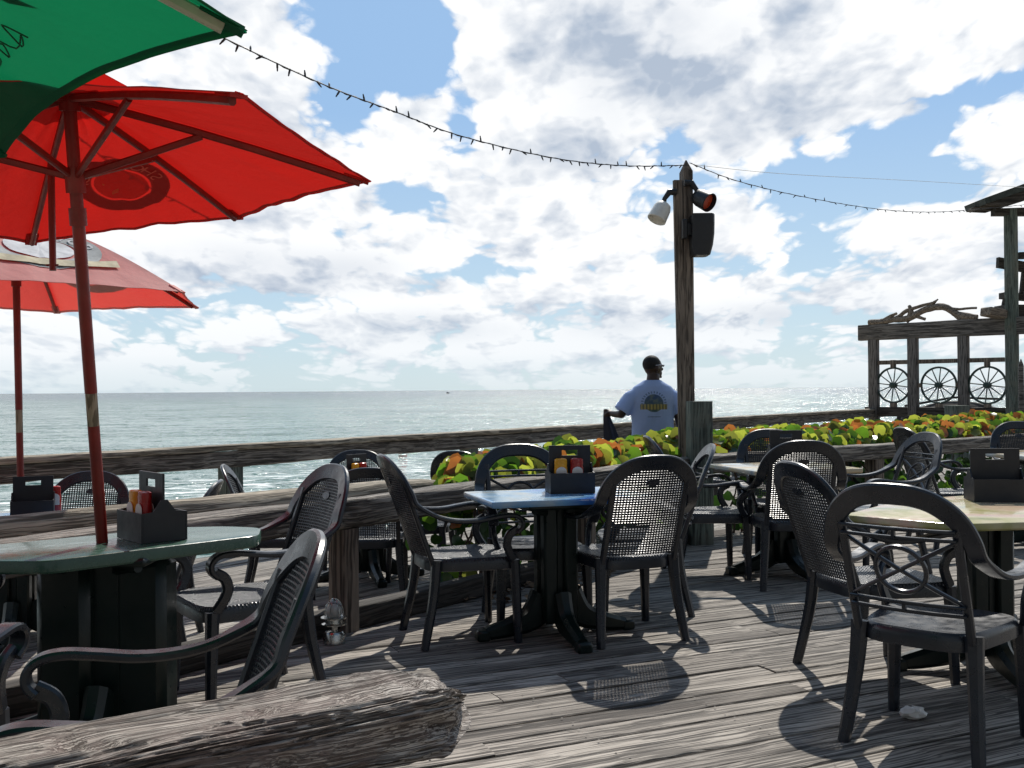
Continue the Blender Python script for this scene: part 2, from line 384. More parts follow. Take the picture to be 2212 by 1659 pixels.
# ------------------------------------------------------------------ sea and ground
def sea():
    mt = bpy.data.materials.new('sea_water'); mt.use_nodes = True; nt = mt.node_tree; g = N(nt); b = nt.nodes['Principled BSDF']
    tc = g.new('ShaderNodeTexCoord'); x, y, z = g.sep(tc.outputs['Object'])
    cdist = g.m('SQRT', g.m('ADD', g.m('MULTIPLY', x, x), g.m('MULTIPLY', y, y)))
    far = g.rng(cdist, 60, 1500, 0, 1, True)
    # crests run across the swell
    a, c_ = math.cos(R(20)), math.sin(R(20))
    xs = g.m('ADD', g.m('MULTIPLY', x, a), g.m('MULTIPLY', y, c_)); ys = g.m('SUBTRACT', g.m('MULTIPLY', y, a), g.m('MULTIPLY', x, c_))
    def nz(sx, sy, d, r=.6): return g.noise(g.xyz(g.m('MULTIPLY', xs, sx), g.m('MULTIPLY', ys, sy)), 1, d, r)
    swell, wav, rip = nz(.05, .14, 3), nz(.45, .95, 4, .6), nz(2.4, 3.6, 4, .65)
    patch = g.noise(g.xyz(g.m('MULTIPLY', x, .012), g.m('MULTIPLY', y, .02)), 1, 4, .6)
    near = g.mix(g.rng(patch, .35, .65), (.065, .145, .12), (.12, .21, .175))
    deep = g.mix(g.rng(patch, .35, .65), (.035, .075, .095), (.05, .10, .11))
    col = g.mix(far, near, deep)
    # breakers near the beach
    s = g.m('ADD', g.m('MULTIPLY', x, nR.x), g.m('MULTIPLY', y, nR.y))
    band = g.m('MULTIPLY', g.rng(s, 36, 44, 0, 1, True), g.rng(s, 54, 64, 1, 0, True))
    fo = g.m('MULTIPLY', band, g.rng(g.noise(g.xyz(g.m('MULTIPLY', xs, .35), g.m('MULTIPLY', ys, 1.1)), 1, 9, .7), .515, .57, 0, 1, True))
    col = g.mix(fo, col, (.75, .78, .77))
    g.put(b.inputs['Base Color'], col)
    b.inputs['IOR'].default_value = 1.33; b.inputs['Specular IOR Level'].default_value = .55
    g.put(b.inputs['Roughness'], g.m('MAXIMUM', g.rng(cdist, 30, 700, .10, .20), g.m('MULTIPLY', fo, .8)))
    # wave slopes, steeper for the short waves
    def sl(sx, sy, d, r, off_):
        n = g.new('ShaderNodeTexNoise'); g.put(n.inputs['Vector'], g.xyz(g.m('MULTIPLY', xs, sx), g.m('MULTIPLY', ys, sy), off_)); n.inputs['Scale'].default_value = 1
        n.inputs['Detail'].default_value = d; n.inputs['Roughness'].default_value = r; v_ = g.new('ShaderNodeVectorMath', operation='SUBTRACT'); g.put(v_.inputs[0], n.outputs['Color']); v_.inputs[1].default_value = (.5, .5, .5); return v_.outputs[0]
    def sc(v_, k):
        n = g.new('ShaderNodeVectorMath', operation='MULTIPLY'); g.put(n.inputs[0], v_); n.inputs[1].default_value = k; return n.outputs[0]
    def ad(a_, b_):
        n = g.new('ShaderNodeVectorMath', operation='ADD'); g.put(n.inputs[0], a_); g.put(n.inputs[1], b_); return n.outputs[0]
    tot = ad(ad(sc(sl(.05, .16, 3, .55, 0), (1.0, 1.3, 0)), sc(sl(.45, 1.3, 3, .6, 4), (2.0, 2.5, 0))), ad(sc(sl(2.2, 4.0, 3, .65, 9), (2.5, 2.9, 0)), (0, 0, 1)))
    nn = g.new('ShaderNodeVectorMath', operation='NORMALIZE'); g.put(nn.inputs[0], tot); nt.links.new(nn.outputs[0], b.inputs['Normal'])
    q = MB(); L = 26000
    q.add([(-L, -200, -4.4), (L, -200, -4.4), (L, L, -4.4), (-L, L, -4.4)], [(0, 1, 2, 3)])
    tag(q.build('sea_water', mt, smooth=False), kind='structure')
sea()
q = MB()   # the beach under the deck slopes into the water
def off(p, n, d): return Vector((p.x+n.x*d, p.y+n.y*d))
a0, a1 = R0-uR*60, R0+uR*90
L = [(-60, -2.2), (6, -2.2), (14, -3.6), (24, -4.7)]
q.rings([[(*off(a0, nR, d), z) for d, z in L], [(*off(a1, nR, d), z) for d, z in L]], cap=False)
q.f = q.f[:]; q2 = MB(); vs = []
for d, z in L:
    p0, p1 = off(a0, nR, d), off(a1, nR, d); vs += [(p0.x, p0.y, z), (p1.x, p1.y, z)]
q2.add(vs, [(2*i, 2*i+1, 2*i+3, 2*i+2) for i in range(3)])
tag(q2.build('beach_sand', M_sand), kind='structure')

# ------------------------------------------------------------------ decks
def planks(name, ang, planes, rows, mt, z, w=.138, gap=.007, rng_=(0, 0), seed=1):
    """boards along local X, cut on the half planes (point, inward normal)"""
    rnd = random.Random(seed); ca, sa = math.cos(ang), math.sin(ang); q = MB()
    L = []
    for p, n in planes:
        lx, ly = p.x*ca+p.y*sa, -p.x*sa+p.y*ca; nx, ny = n.x*ca+n.y*sa, -n.x*sa+n.y*ca; L.append((lx, ly, nx, ny))
    def span(y):
        lo, hi = -60, 60
        for lx, ly, nx, ny in L:
            if abs(nx) < 1e-6: continue
            x = lx-(y-ly)*ny/nx
            if nx > 0: lo = max(lo, x)
            else: hi = min(hi, x)
        return lo, hi
    for i in range(rows[0], rows[1]):
        ya = i*w; yb = ya+w-gap-rnd.uniform(0, .004)
        l0, h0 = span(ya); l1, h1 = span(yb)
        if min(h0-l0, h1-l1) < .05: continue
        cuts = []; x = max(l0, l1)+rnd.uniform(1.0, 4.5)
        while x < min(h0, h1)-.4: cuts.append(x); x += rnd.choice([2.44, 3.05, 3.66, 4.88])
        ends = [(l0, l1)]+[(c, c) for c in cuts]+[(h0, h1)]
        for j in range(len(ends)-1):
            (a, b), (c, d) = ends[j], ends[j+1]; g_ = .003 if j else 0
            n = max(2, int((c-a)/.6)); RR = []; tz = rnd.uniform(-.002, .002); ph = rnd.uniform(0, 9)
            for k in range(n+1):
                t = k/n; xa = a+g_+(c-a-2*g_)*t; xb = b+g_+(d-b-2*g_)*t
                wz = .0035*math.sin(xa*1.1+ph)+tz; wy = .0022*math.sin(xa*2.3+ph); b_ = .004
                xm = lambda f: xa+(xb-xa)*f
                W = yb-ya
                RR.append([(xm(0), ya+wy, z-.038+wz), (xm(0), ya+wy, z-b_+wz), (xm(b_/W), ya+b_+wy, z+wz-.0005), (xm(.5), ya+W/2, z+wz+.001), (xm(1-b_/W), yb-b_+wy, z+wz-.0005), (xm(1), yb+wy, z-b_+wz), (xm(1), yb+wy, z-.038+wz)])
            q.rings(RR)
    o = q.build(name, mt, angle=25); o.rotation_euler = (0, 0, ang); return o
ninB = -nB; ninC = -nC
near_deck = planks('near_deck', R(24.6), [(B0+nB*.05, ninB), (K+nC*.05, ninC), (Vector((0, -2.5)), Vector((0, 1))), (Vector((11, 0)), Vector((-1, 0)))], (-60, 110), M_deck, 0)
tag(near_deck, kind='structure')
def nails():
    rnd = random.Random(3); q = MB(); ca, sa = math.cos(R(24.6)), math.sin(R(24.6))
    for i in range(2, 75):
        for j in range(-6, 24):
            for dy in (.03, .10):
                x, y = j*.61+rnd.uniform(-.012, .012), i*.138+dy+rnd.uniform(-.006, .006); wx, wy = x*ca-y*sa, x*sa+y*ca
                v = Vector((wx, wy))-B0; v2 = Vector((wx, wy))-K
                if v.dot(nB) > -.12 or v2.dot(nC) > -.12 or abs(wx) > wy*.55+.3 or rnd.random() < .12: continue
                q.add([(x+.0048*math.cos(a), y+.0048*math.sin(a), .0062) for a in [math.pi*k/3 for k in range(6)]], [tuple(range(6))])
    o = q.build('nail_heads', mat('rusty_nail', (.035, .022, .016), .6), near_deck, smooth=False); o['kind'] = 'stuff'
nails()
far_deck = planks('far_deck', math.atan2(uR.y, uR.x), [(R0+nR*.12, -nR), (R0-uR*6, uR), (R0+uR*26, -uR), (B0-nB*.3, nB)] if False else [(R0-uR*6, uR), (R0+uR*30, -uR)], (0, 1), M_deck2, FAR)
bpy.data.objects.remove(far_deck)
def fardeck():
    ang = math.atan2(uR.y, uR.x); ca, sa = math.cos(ang), math.sin(ang)
    yr = -R0.x*sa+R0.y*ca; i1 = int((yr+.15)/.138); 
    return planks('far_deck', ang, [(R0-uR*6, uR), (R0+uR*30, -uR)], (i1-62, i1+1), M_deck2, FAR, seed=5)
tag(fardeck(), kind='structure')
q = MB(); q.box((0, 2, -.13), (40, 9, .01)); 
jo = MB()      # dark joists and ledger closing the step between the two decks
def barP(mb, p, q_, z0, z1, w_, n_): 
    a, b = p+n_*(w_/2), p-n_*(w_/2); c, d = q_-n_*(w_/2), q_+n_*(w_/2)
    mb.rings([[(v.x, v.y, z0) for v in (a, b, c, d)], [(v.x, v.y, z1) for v in (a, b, c, d)]])
barP(jo, B0-uB*6, K+uB*.02, -.45, -.045, .05, nB); barP(jo, K, B2+uC*9, -.45, -.045, .05, nC)
tag(jo.build('deck_edge_board', M_dark), kind='structure')

# ------------------------------------------------------------------ timbers
def timber(name, p0, p1, w_, h_, mt, parent=None, round_=.3, rag=.004, seg=.12, seed=0, endcap=0, local=True):
    """weathered timber from p0 to p1 (centre of its top), grain along local X"""
    p0, p1 = Vector(p0), Vector(p1); d = p1-p0; L = d.length; d.normalize()
    n = max(4, int(L/seg)); RR = []; m_ = 20
    for i in range(n+1):
        t = i/n; x = L*t; k = 1.0
        if endcap and i > n-6: k = [1, .99, .97, .93, .85, .68][i-(n-5)] if i > n-6 else 1
        ring = []
        for j in range(m_):
            a = 2*math.pi*(j+.5)/m_; cx, cz = math.cos(a), math.sin(a)
            e = round_*.9+.1 ; e = max(.18, round_)
            X = math.copysign(abs(cx)**e, cx)*w_/2; Z = math.copysign(abs(cz)**e, cz)*h_/2
            nn = noise.noise(Vector((x*1.1+seed, X*16+seed, Z*16)))*rag*2.2+noise.noise(Vector((x*5+seed, X*60, Z*60)))*rag
            f = k*(1+nn/max(w_, h_)*2); ring.append((x, X*f, Z*f-h_/2))
        RR.append(ring)
    q = MB(); q.rings(RR); o = q.build(name, mt, parent, angle=50)
    yv = Vector((0, 0, 1)).cross(d).normalized(); zv = d.cross(yv)
    M = Matrix((d, yv, zv)).transposed().to_4x4(); M.translation = p0; o.matrix_world = M; return o
def post(name, x, y, z0, z1, w_, d_, rz, mt, parent=None, round_=.2, seed=0, cone=0):
    n = 8; RR = []; m_ = 16
    for i in range(n+1):
        t = i/n; z = (z1-z0)*t; ring = []
        for j in range(m_):
            a = 2*math.pi*(j+.5)/m_; cx, cy = math.cos(a), math.sin(a); e = max(.2, round_)
            X = math.copysign(abs(cx)**e, cx)*w_/2; Y = math.copysign(abs(cy)**e, cy)*d_/2
            nn = 1+noise.noise(Vector((X*20+seed, Y*20, z*2)))*.03; ring.append((X*nn, Y*nn, z))
        RR.append(ring)
    if cone: RR.append([(p[0]*.1, p[1]*.1, z1-z0+cone) for p in RR[-1]])
    q = MB(); q.rings(RR); o = q.build(name, mt, parent, angle=50); o.location = (x, y, z0); o.rotation_euler = (0, 0, rz); return o
angB = math.atan2(uB.y, uB.x); angC = math.atan2(uC.y, uC.x); angR = math.atan2(uR.y, uR.x)
# low rail on the near deck's edge (bends at the green stub post)
f1 = tag(empty('low_railing'), 'low grey timber railing behind the blue-topped table, at the step between the decks', 'railing')
p0, p1 = B0-uB*4, K-uB*.1
timber('rail', (p0.x, p0.y, .69), (p1.x, p1.y, .70), .17, .15, M_rail, f1, .28, .006, seed=3)
timber('kerb', (p0.x, p0.y, .125), (p1.x, p1.y, .125), .10, .125, M_dark, f1, .2, .003, seed=8)
for s in (-3.2, -1.2, 1.80, 4.1):
    p = B0+uB*s-nB*.02; post('post', p.x, p.y, 0, .545, .12, .12, angB, M_post, f1, seed=s)
f2 = tag(empty('low_railing'), 'low timber railing from the green stub post to the right edge, before the hedge', 'railing')
p0, p1 = K+uC*.1, B2+uC*8
timber('rail', (p0.x, p0.y, .705), (p1.x, p1.y, .70), .16, .15, M_rail, f2, .25, .005, seed=13)
for s in (2.6, 5.4, 8.2):
    p = K+uC*s; post('post', p.x, p.y, 0, .555, .14, .14, angC, M_post, f2, seed=s)
# rail A behind it
f3 = tag(empty('planter_railing'), 'pale round log rail behind the low railing, ending at the hedge tip', 'railing')
pa, pb = Vector((-2.42, 4.84)), Vector((-.50, 6.85)); ua = (pb-pa).normalized()
timber('rail', (*(pa-ua*4), .70), (*pb, .70), .17, .15, M_railtop, f3, .8, .006, seed=23, endcap=1)
for s in (-2.5, .3): p = pa+ua*s; post('post', p.x, p.y, FAR, .56, .13, .13, 0, M_post, f3)
# high rail on the sea side
f4 = tag(empty('sea_railing'), 'long weathered timber railing along the sea edge of the far deck', 'railing')
p0, p1 = R0-uR*5, R0+uR*19.6
timber('top_rail', (p0.x, p0.y, .80), (p1.x, p1.y, .80), .20, .055, M_railtop, f4, .3, .009, seed=31)
p0n, p1n = p0-nR*.03, p1-nR*.03
timber('rail', (p0n.x, p0n.y, .747), (p1n.x, p1n.y, .747), .10, .14, M_rail, f4, .22, .007, seed=37)
for s in (-2.3, 2.05, 5.35, 8.6, 12.3, 14.9, 17.6):
    p = R0+uR*s; post('post', p.x, p.y, FAR, .61, .18, .15, angR, M_gpost, f4, seed=s)

# foreground log
tt = empty('foreground_railing'); tag(tt, 'thick cracked log rail with a ragged rounded end in the bottom left foreground', 'railing')
def flog():
    e0, e1 = Vector((-1.75, .98, .695)), Vector((-.125, 2.10, .70))
    d = e1-e0; L = d.length; d.normalize(); n = 330; m_ = 120; RR = []
    for i in range(n+1):
        x = L*i/n; tl = max(0, (x-(L-.11))/.11); k = math.sqrt(max(0, 1-tl**2.3))*.86+.14*(1-tl) if tl > 0 else 1
        ring = []
        for j in range(m_):
            a = 2*math.pi*j/m_; cx, cz = math.cos(a), math.sin(a); e = .36
            X = math.copysign(abs(cx)**e, cx); Z = math.copysign(abs(cz)**e, cz)
            w_, h_ = .125, .062
            s = noise.noise(Vector((x*2.2, X*5.5, Z*5.5)))*.010
            g1 = noise.noise(Vector((x*3.2+9, X*24+4*s, Z*24)))
            g2 = noise.noise(Vector((x*7+3, X*55, Z*55)))
            cr = -max(0, abs(g1)*-1+.12)*.11-max(0, .07-abs(noise.noise(Vector((x*1.6+31, X*13, Z*13)))))*.13
            end = noise.noise(Vector((x*30, X*9, Z*9)))*.008*min(1, max(0, (x-L+.3)/.25))
            r = s+g2*.003+cr+end+g1*.0035
            ring.append((x+(noise.noise(Vector((X*14, Z*14, 5)))*.035*tl), X*(w_*k+r), Z*(h_*k+r)-h_))
        RR.append(ring)
    q = MB(); q.rings(RR); o = q.build('rail', M_log, tt, angle=60)
    yv = Vector((0, 0, 1)).cross(d).normalized(); zv = d.cross(yv); M = Matrix((d, yv, zv)).transposed().to_4x4(); M.translation = e0; o.matrix_world = M
    M_y = mat('old_yellow_paint', (.30, .24, .07), .7, bump=(60, .5), var=.5)
    p = e0+d*(L-.30); post('post', p.x, p.y, 0, .52, .10, .09, math.atan2(d.y, d.x), M_y, tt)
flog()

# ------------------------------------------------------------------ chairs
def back_y(x, z): return -.205-(z-.43)*.35-.045*(1-min(1, (x/.26)**2))
def hoop_half():
    P = [(0, .915), (.07, .911), (.13, .893), (.18, .858), (.215, .815), (.238, .76), (.250, .71)]
    pts = [Vector((x, back_y(x, z), z)) for x, z in P]
    pts += [Vector(p) for p in ((.262, -.245, .672), (.274, -.185, .645), (.284, -.11, .630), (.290, -.02, .628), (.292, .07, .640), (.290, .145, .648), (.286, .195, .640), (.282, .222, .615), (.278, .222, .585), (.272, .200, .56))]
    return pts
def chair_proto(kind):
    t = empty('patio_chair')
    h = hoop_half(); hs = spline(h, 5)
    nb = Vector((0, .957, .287)); na = Vector((0, 0, 1))
    def nrm(p):
        f = min(1, max(0, (.72-p.z)/.08)) if p.y > -.30 else 0
        if p.y > -.30: f = min(1, max(0, (p.y+.30)/.12))
        if p.y > .15: return None
        return (nb*(1-f)+na*f).normalized()
    ns = []
    for i, p in enumerate(hs):
        n_ = nrm(p)
        if n_ is None:
            tg = (hs[min(i+1, len(hs)-1)]-hs[i-1]).normalized(); n_ = Vector((1, 0, 0)).cross(tg); n_ = n_ if ns[-1].dot(n_) > 0 else -n_
        ns.append(n_)
    wd = [.074-.020*min(1, max(0, (.86-p.z)/.20)) for p in hs]
    left = [Vector((-p.x, p.y, p.z)) for p in reversed(hs[1:])]; nl = list(reversed(ns[1:])); wl = list(reversed(wd[1:]))
    q = MB(); q.band(left+hs, nl+ns, wl+wd, .022)
    for s in (-1, 1):       # S-shaped arm supports and the stiles
        sp = spline([(s*.272, .205, .575), (s*.268, .165, .55), (s*.262, .150, .505), (s*.255, .165, .46), (s*.245, .19, .42)], 5)
        q.band(sp, Vector((1, 0, 0)), .042, .026)
        st = spline([(s*.196, back_y(.196, z)+.004, z) for z in (.40, .50, .60, .70, .80, .835)], 3)
        q.band(st, Vector((0, 1, .3)), .030, .024)
    q.build('arm_frame', M_plastic, t)
    # panel
    q = MB(); zt = lambda x: .43+.455*(1-abs(x/.262)**2.6)**(1/2.2) if abs(x) < .262 else .43
    if kind == 'mesh':
        nx = 25
        for i in range(nx):
            x = -.184+.368*i/(nx-1); top = min(.893, zt(x)); z = .445; P = []
            k = 7
            for j in range(k+1): zz = z+(top-z)*j/k; P.append((x, back_y(x, zz), zz))
            q.band(P, Vector((0, 1, .3)), .0068, .006, cap=False)
        nz = 36
        for j in range(nz):
            z = .452+(.880-.452)*j/(nz-1); hw = .188
            while hw > .02 and zt(hw) < z: hw -= .004
            P = [(-hw+2*hw*i/8, back_y(-hw+2*hw*i/8, z)+.001, z) for i in range(9)]
            q.band(P, Vector((0, 1, .3)), .0062, .0075, cap=False)
        em = [(.034*math.cos(a), .016*math.sin(a)) for a in [2*math.pi*i/16 for i in range(16)]]
        q.rings([[(x, back_y(x, .815+z)+dy, .815+z) for x, z in em] for dy in (-.008, .008)])
    else:
        def rail(z, hw, b=.012): q.band([(x, back_y(x, z)-.012, z) for x in [-hw+2*hw*i/10 for i in range(11)]], Vector((0, 0, 1)), .018, b)
        for z in (.795, .765, .535, .505): rail(z, .196)
        for z0 in (.78, .52):
            q.box((0, back_y(0, z0)-.012, z0), (.012, .014, .03))
        for s in (-1, 1):
            q.band([(s*(-.19+.38*i/10), back_y(-.19+.38*i/10, .545+.21*i/10), .542+.216*i/10) for i in range(11)], Vector((0, 1, .3)), .014, .014)
        c = []
        for i in range(28):
            a = 2*math.pi*i/28; x, z = .086*math.cos(a), .65+.080*math.sin(a); c.append((x, back_y(x, z)+.001, z))
        q.band(c, Vector((0, 1, .3)), .015, .018, closed=True)
        sp = []
    q.build('back_panel', M_plastic, t)
    # seat
    out = []
    for i in range(40):
        a = 2*math.pi*i/40; c, s = math.cos(a), math.sin(a); e = .42
        x = math.copysign(abs(c)**e, c); y = math.copysign(abs(s)**e, s)
        hw = .225+.028*y; out.append((x*hw, y*.232+.005+.012*(1-x*x)*(1 if y > 0 else -1)))
    q = MB(); RR = []
    for k, z in ((.955, .368), (1.0, .372), (1.0, .405), (.985, .424), (.95, .433), (.80, .428), (.5, .421), (.12, .418)):
        RR.append([(x*k, y*k, z) for x, y in out])
    RR.insert(0, [(x*.92, y*.92, .40) for x, y in out])
    q.rings(RR); q.build('seat', M_weave if kind == 'mesh' else M_plastic, t)
    for s in (-1, 1):
        q = MB(); q.band(spline([(s*.228, .200, .415), (s*.236, .207, .25), (s*.243, .214, 0)], 4), Vector((0, 1, 0)), [.060-.022*i/8 for i in range(9)], [.050-.014*i/8 for i in range(9)]); q.build('leg', M_plastic, t)
        q = MB(); q.band(spline([(s*.198, -.196, .43), (s*.208, -.215, .25), (s*.232, -.268, 0)], 4), Vector((0, 1, 0)), [.060-.020*i/8 for i in range(9)], [.050-.012*i/8 for i in range(9)]); q.build('leg', M_plastic, t)
    return t
PM = chair_proto('mesh'); PX = chair_proto('cross'); used = set()
def chair(kind, x, y, fx, fy, label, group, z=0):
    pr = PM if kind == 'mesh' else PX
    if kind not in used: used.add(kind); c = pr
    else: c = copy_tree(pr)
    c.location = (x, y, z); c.rotation_euler = (0, 0, math.atan2(-fx, fy))
    tag(c, label, 'chair', group); return c
GM, GX = 'woven back patio chairs', 'open cross-back patio chairs'
chair('cross', 1.53, 3.76, .668, .744, 'nearest cross-back chair with a ring in its back, right foreground', GX)
chair('mesh', 1.62, 4.62, .96, .24, 'woven back chair with a pale rim, left of the sandy-topped table behind the cross-back chair', GM)
chair('mesh', .56, 5.40, -.32, .95, 'woven back chair seen squarely from behind at the blue-topped table', GM)
chair('mesh', -.26, 5.37, .94, .33, 'woven back chair in profile at the left end of the blue-topped table', GM)
chair('cross', .12, 5.72, .22, -.97, 'cross-back chair on the far side of the blue-topped table, facing the camera', GX)
chair('cross', .73, 6.0, -.99, .04, 'cross-back chair at the right end of the blue-topped table, pale rim peeping out', GX)
chair('mesh', 1.80, 6.72, .05, 1, 'woven back chair seen from behind at the pale-topped table by the stub post', GM)
chair('mesh', 1.34, 7.12, 1, .05, 'chair side-on at the left of the pale-topped table by the stub post', GM)
chair('mesh', 2.0, 7.66, 0, -1, 'woven back chair on the far side of the pale-topped table, behind its caddy', GM)
chair('cross', 2.52, 7.22, -.96, -.2, 'cross-back chair leaning right at the right end of the pale-topped table, arms lit white', GX)
chair('mesh', 3.52, 8.30, .95, .1, 'chair facing right near the hedge, back to back with a pale-rimmed cross-back chair', GM)
chair('mesh', 4.55, 9.0, -.1, -1, 'woven back chair at the right edge of the picture, in front of the rail', GM)
chair('mesh', -1.13, 4.32, -.83, -.56, 'woven back chair to the right of the green table, turned to the left', GM)
chair('mesh', -.85, 2.24, -.955, -.30, 'nearest woven back chair, seen edge-on between green table and log rail', GM)
chair('mesh', -1.64, 2.62, .05, 1, 'chair cut off by the left edge, its lit arm and seat corner showing', GM)
chair('mesh', -2.0, 3.42, .96, .25, 'chair in the shade at the left end of the green table', GM)
chair('mesh', -2.78, 6.5, .05, -1, 'woven back chair behind the far left caddy, against the sea railing', GM, FAR)
chair('mesh', -2.16, 6.1, -.98, -.1, 'chair back tipping right beyond the green table, left of the sea railing post', GM, FAR)
chair('mesh', -1.66, 7.5, .98, .15, 'chair back tipping left beside the nearest sea railing post', GM, FAR)
chair('mesh', -1.33, 8.75, .1, -1, 'woven back chair on the sea side of the far table, against the water', GM, FAR)
chair('mesh', -1.02, 7.45, -.1, 1, 'chair with its back to the camera at the far table, behind the low rail', GM, FAR)
chair('cross', -.72, 8.15, -.95, .1, 'chair at the right end of the far table, left of the hedge tip', GX, FAR)
chair('mesh', -.36, 9.3, .3, .9, 'small far chair showing just above the tip of the hedge', GM, FAR)
chair('mesh', 1.45, 9.75, .8, .5, 'chair rim just in front of the man in the blue shirt', GM, FAR)
chair('mesh', 2.45, 11.9, -.5, -.8, 'far chair rim showing over the hedge just right of the green stub post', GM, FAR)

# ------------------------------------------------------------------ tables
def pedestal(t, green=M_resin, big=False):
    q = MB()
    if big:
        for sx in (-1, 1):
            q.box((sx*.125, sx*.03, .375), (.19, .17, .60), bev=.03)
        q.box((0, 0, .375), (.12, .11, .60))
    for a in range(0 if big else 4):
        M = Matrix.Rotation(a*math.pi/2, 4, 'Z')
        q.box(M @ Vector((.055, .055, .375)), (.075, .075, .60), M, bev=.012)
    q.box((0, 0, .375), (.12, .12, .60)); q.box((0, 0, .685), (.42, .42, .03), bev=.01)
    for a in range(4):
        M = Matrix.Rotation(a*math.pi/2+math.pi/4, 4, 'Z')
        q.band([M @ Vector(p) for p in spline([(.06, 0, .64), (.13, 0, .655), (.24, 0, .672)], 4)], M @ Vector((0, 1, 0)), .05, .03)
    q.build('column', green, t)
    for a in range(4):
        M = Matrix.Rotation(a*math.pi/2, 4, 'Z'); q = MB()
        P = [M @ Vector(p) for p in spline([(.06, 0, .20), (.13, 0, .105), (.24, 0, .062), (.38, 0, .034)], 5)]
        q.band(P, M @ Vector((0, 1, 0)), [.17-.11*i/15 for i in range(16)], [.085-.02*i/15 for i in range(16)])
        q.box(M @ Vector((.395, 0, .027)), (.07, .075, .054), M, bev=.01); q.build('foot', green, t)
def roundpoly(P, r=.05, k=5):
    out = []; n = len(P); P = [V2(p) for p in P]
    for i in range(n):
        a, b, c = P[i-1], P[i], P[(i+1) % n]; u = (a-b); v = (c-b); rr = min(r, u.length*.4, v.length*.4); u = b+u.normalized()*rr; v = b+v.normalized()*rr
        for j in range(k+1): t_ = j/k; p = u*(1-t_)**2+b*2*t_*(1-t_)+v*t_**2; out.append((p.x, p.y))
    return out
def table(name, x, y, rz, poly, tm, label, z=0, thick=.032, big=False):
    t = tag(empty(name, (x, y, z), rz), label, 'table'); q = MB(); q.prism(poly, .73-thick, .73, .007)
    q.build('tabletop', tm, t, angle=30); pedestal(t, big=big); return t
def rect(w_, d_): return roundpoly([(-w_/2, -d_/2), (w_/2, -d_/2), (w_/2, d_/2), (-w_/2, d_/2)], .012, 3)
G = 'pedestal'
table('patio_table', .22, 5.37, R(17), rect(.84, .56), M_tblue, 'pedestal table with a bright blue picture top in the middle of the deck')
table('patio_table', 1.87, 7.15, R(14), rect(.78, .72), M_tpale, 'pedestal table with a pale picture top right of the green stub post')
gp = [(-1.93, 3.50), (-1.82, 3.36), (-1.50, 3.34), (-.955, 3.90), (-1.0, 4.12), (-1.15, 4.17), (-1.35, 4.15), (-1.95, 3.62)]
gc = Vector((-1.47, 3.76))
tg_ = table('patio_table', gc.x, gc.y, 0, roundpoly([(a-gc.x, b-gc.y) for a, b in gp], .05), M_tgreen, 'dark green clipped-corner table holding the leaning red umbrella', thick=.045, big=True)
sp = [(1.40, 4.40), (1.74, 4.07), (2.30, 4.15), (2.78, 4.60), (2.8, 5.0), (2.45, 5.22), (1.88, 4.98)]
sc_ = Vector((2.12, 4.66))
table('patio_table', sc_.x, sc_.y, R(0), roundpoly([(a-sc_.x, b-sc_.y) for a, b in sp], .04), M_tsand, 'clipped-corner pedestal table with a sandy yellow picture top at the right edge')
table('patio_table', 4.25, 8.35, R(10), rect(.76, .76), M_tpale, 'pedestal table mostly hidden behind the caddy at the right edge, near the hedge')
table('patio_table', -2.98, 6.22, R(10), rect(.95, .66), M_tblue, 'blue-topped table with an umbrella at the far left beyond the log rail', FAR)
table('patio_table', -1.12, 8.12, R(20), rect(.9, .7), M_tpale, 'table with a pale top beyond the log rail, near the sea railing', FAR)
table('patio_table', 3.7, 13.9, R(50), rect(.8, .7), M_tpale, 'far table hidden by the hedge, below the nearer of two small caddies', FAR)
table('patio_table', 6.1, 17.2, R(50), rect(.8, .7), M_tpale, 'far table hidden by the hedge, beside the wagon wheel screen', FAR)
# crumpled napkin under the foot
q = MB(); q.ball((0, 0, .022), (.048, .035, .024), 16, 10)
for v in q.v: v += Vector((noise.noise(v*60), noise.noise(v*60+Vector((5, 5, 5))), noise.noise(v*60+Vector((9, 1, 1)))*.6))*.018; v.z = max(.001, v.z)
o = q.build('paper_napkin', M_lab, angle=20); tag(o, 'crumpled white paper napkin on the boards at a table foot', 'napkin'); p = at(1972, 1553, 3.97); o.location = (p.x, p.y, 0)

# ------------------------------------------------------------------ caddies and what stands in them
def caddy_proto():
    t = empty('condiment_caddy'); q = MB(); w_, d_, h_ = .235, .165, .105; k = .006
    for s in (-1, 1): q.box((0, s*(d_/2), h_/2), (w_, k, h_))
    q.box((0, 0, k/2), (w_-k, d_-k, k))
    for s in (-1, 1):
        P = [(-d_/2+.004, 0), (d_/2-.004, 0), (d_/2-.004, h_), (d_/4, h_+.004), (.012, .15), (-.012, .15), (-d_/4, h_+.004), (-d_/2+.004, h_)]
        q.rings([[(s*(w_/2-k)+dx, y, .001+z) for y, z in P] for dx in (0, s*k)])
    q.build('tray', M_caddy, t, smooth=False)
    q = MB(); hx, hz0, hz1, H, W = .042, .192, .220, .245, w_/2-.007
    outer = [(-W, 0), (W, 0), (W, H), (-W, H)]
    for (x0, x1, z0, z1) in ((-W, W, .008, hz0), (-W, -hx, hz0, hz1), (hx, W, hz0, hz1), (-W, W, hz1, H)):
        q.box(((x0+x1)/2, 0, (z0+z1)/2), (x1-x0, .008, z1-z0))
    for s in (-1, 1):
        for a in range(4):    # rounded slot corners
            for zz in (hz0, hz1):
                pass
    q.build('handle_panel', M_caddy, t, smooth=False); return t
CP = caddy_proto(); cu = []
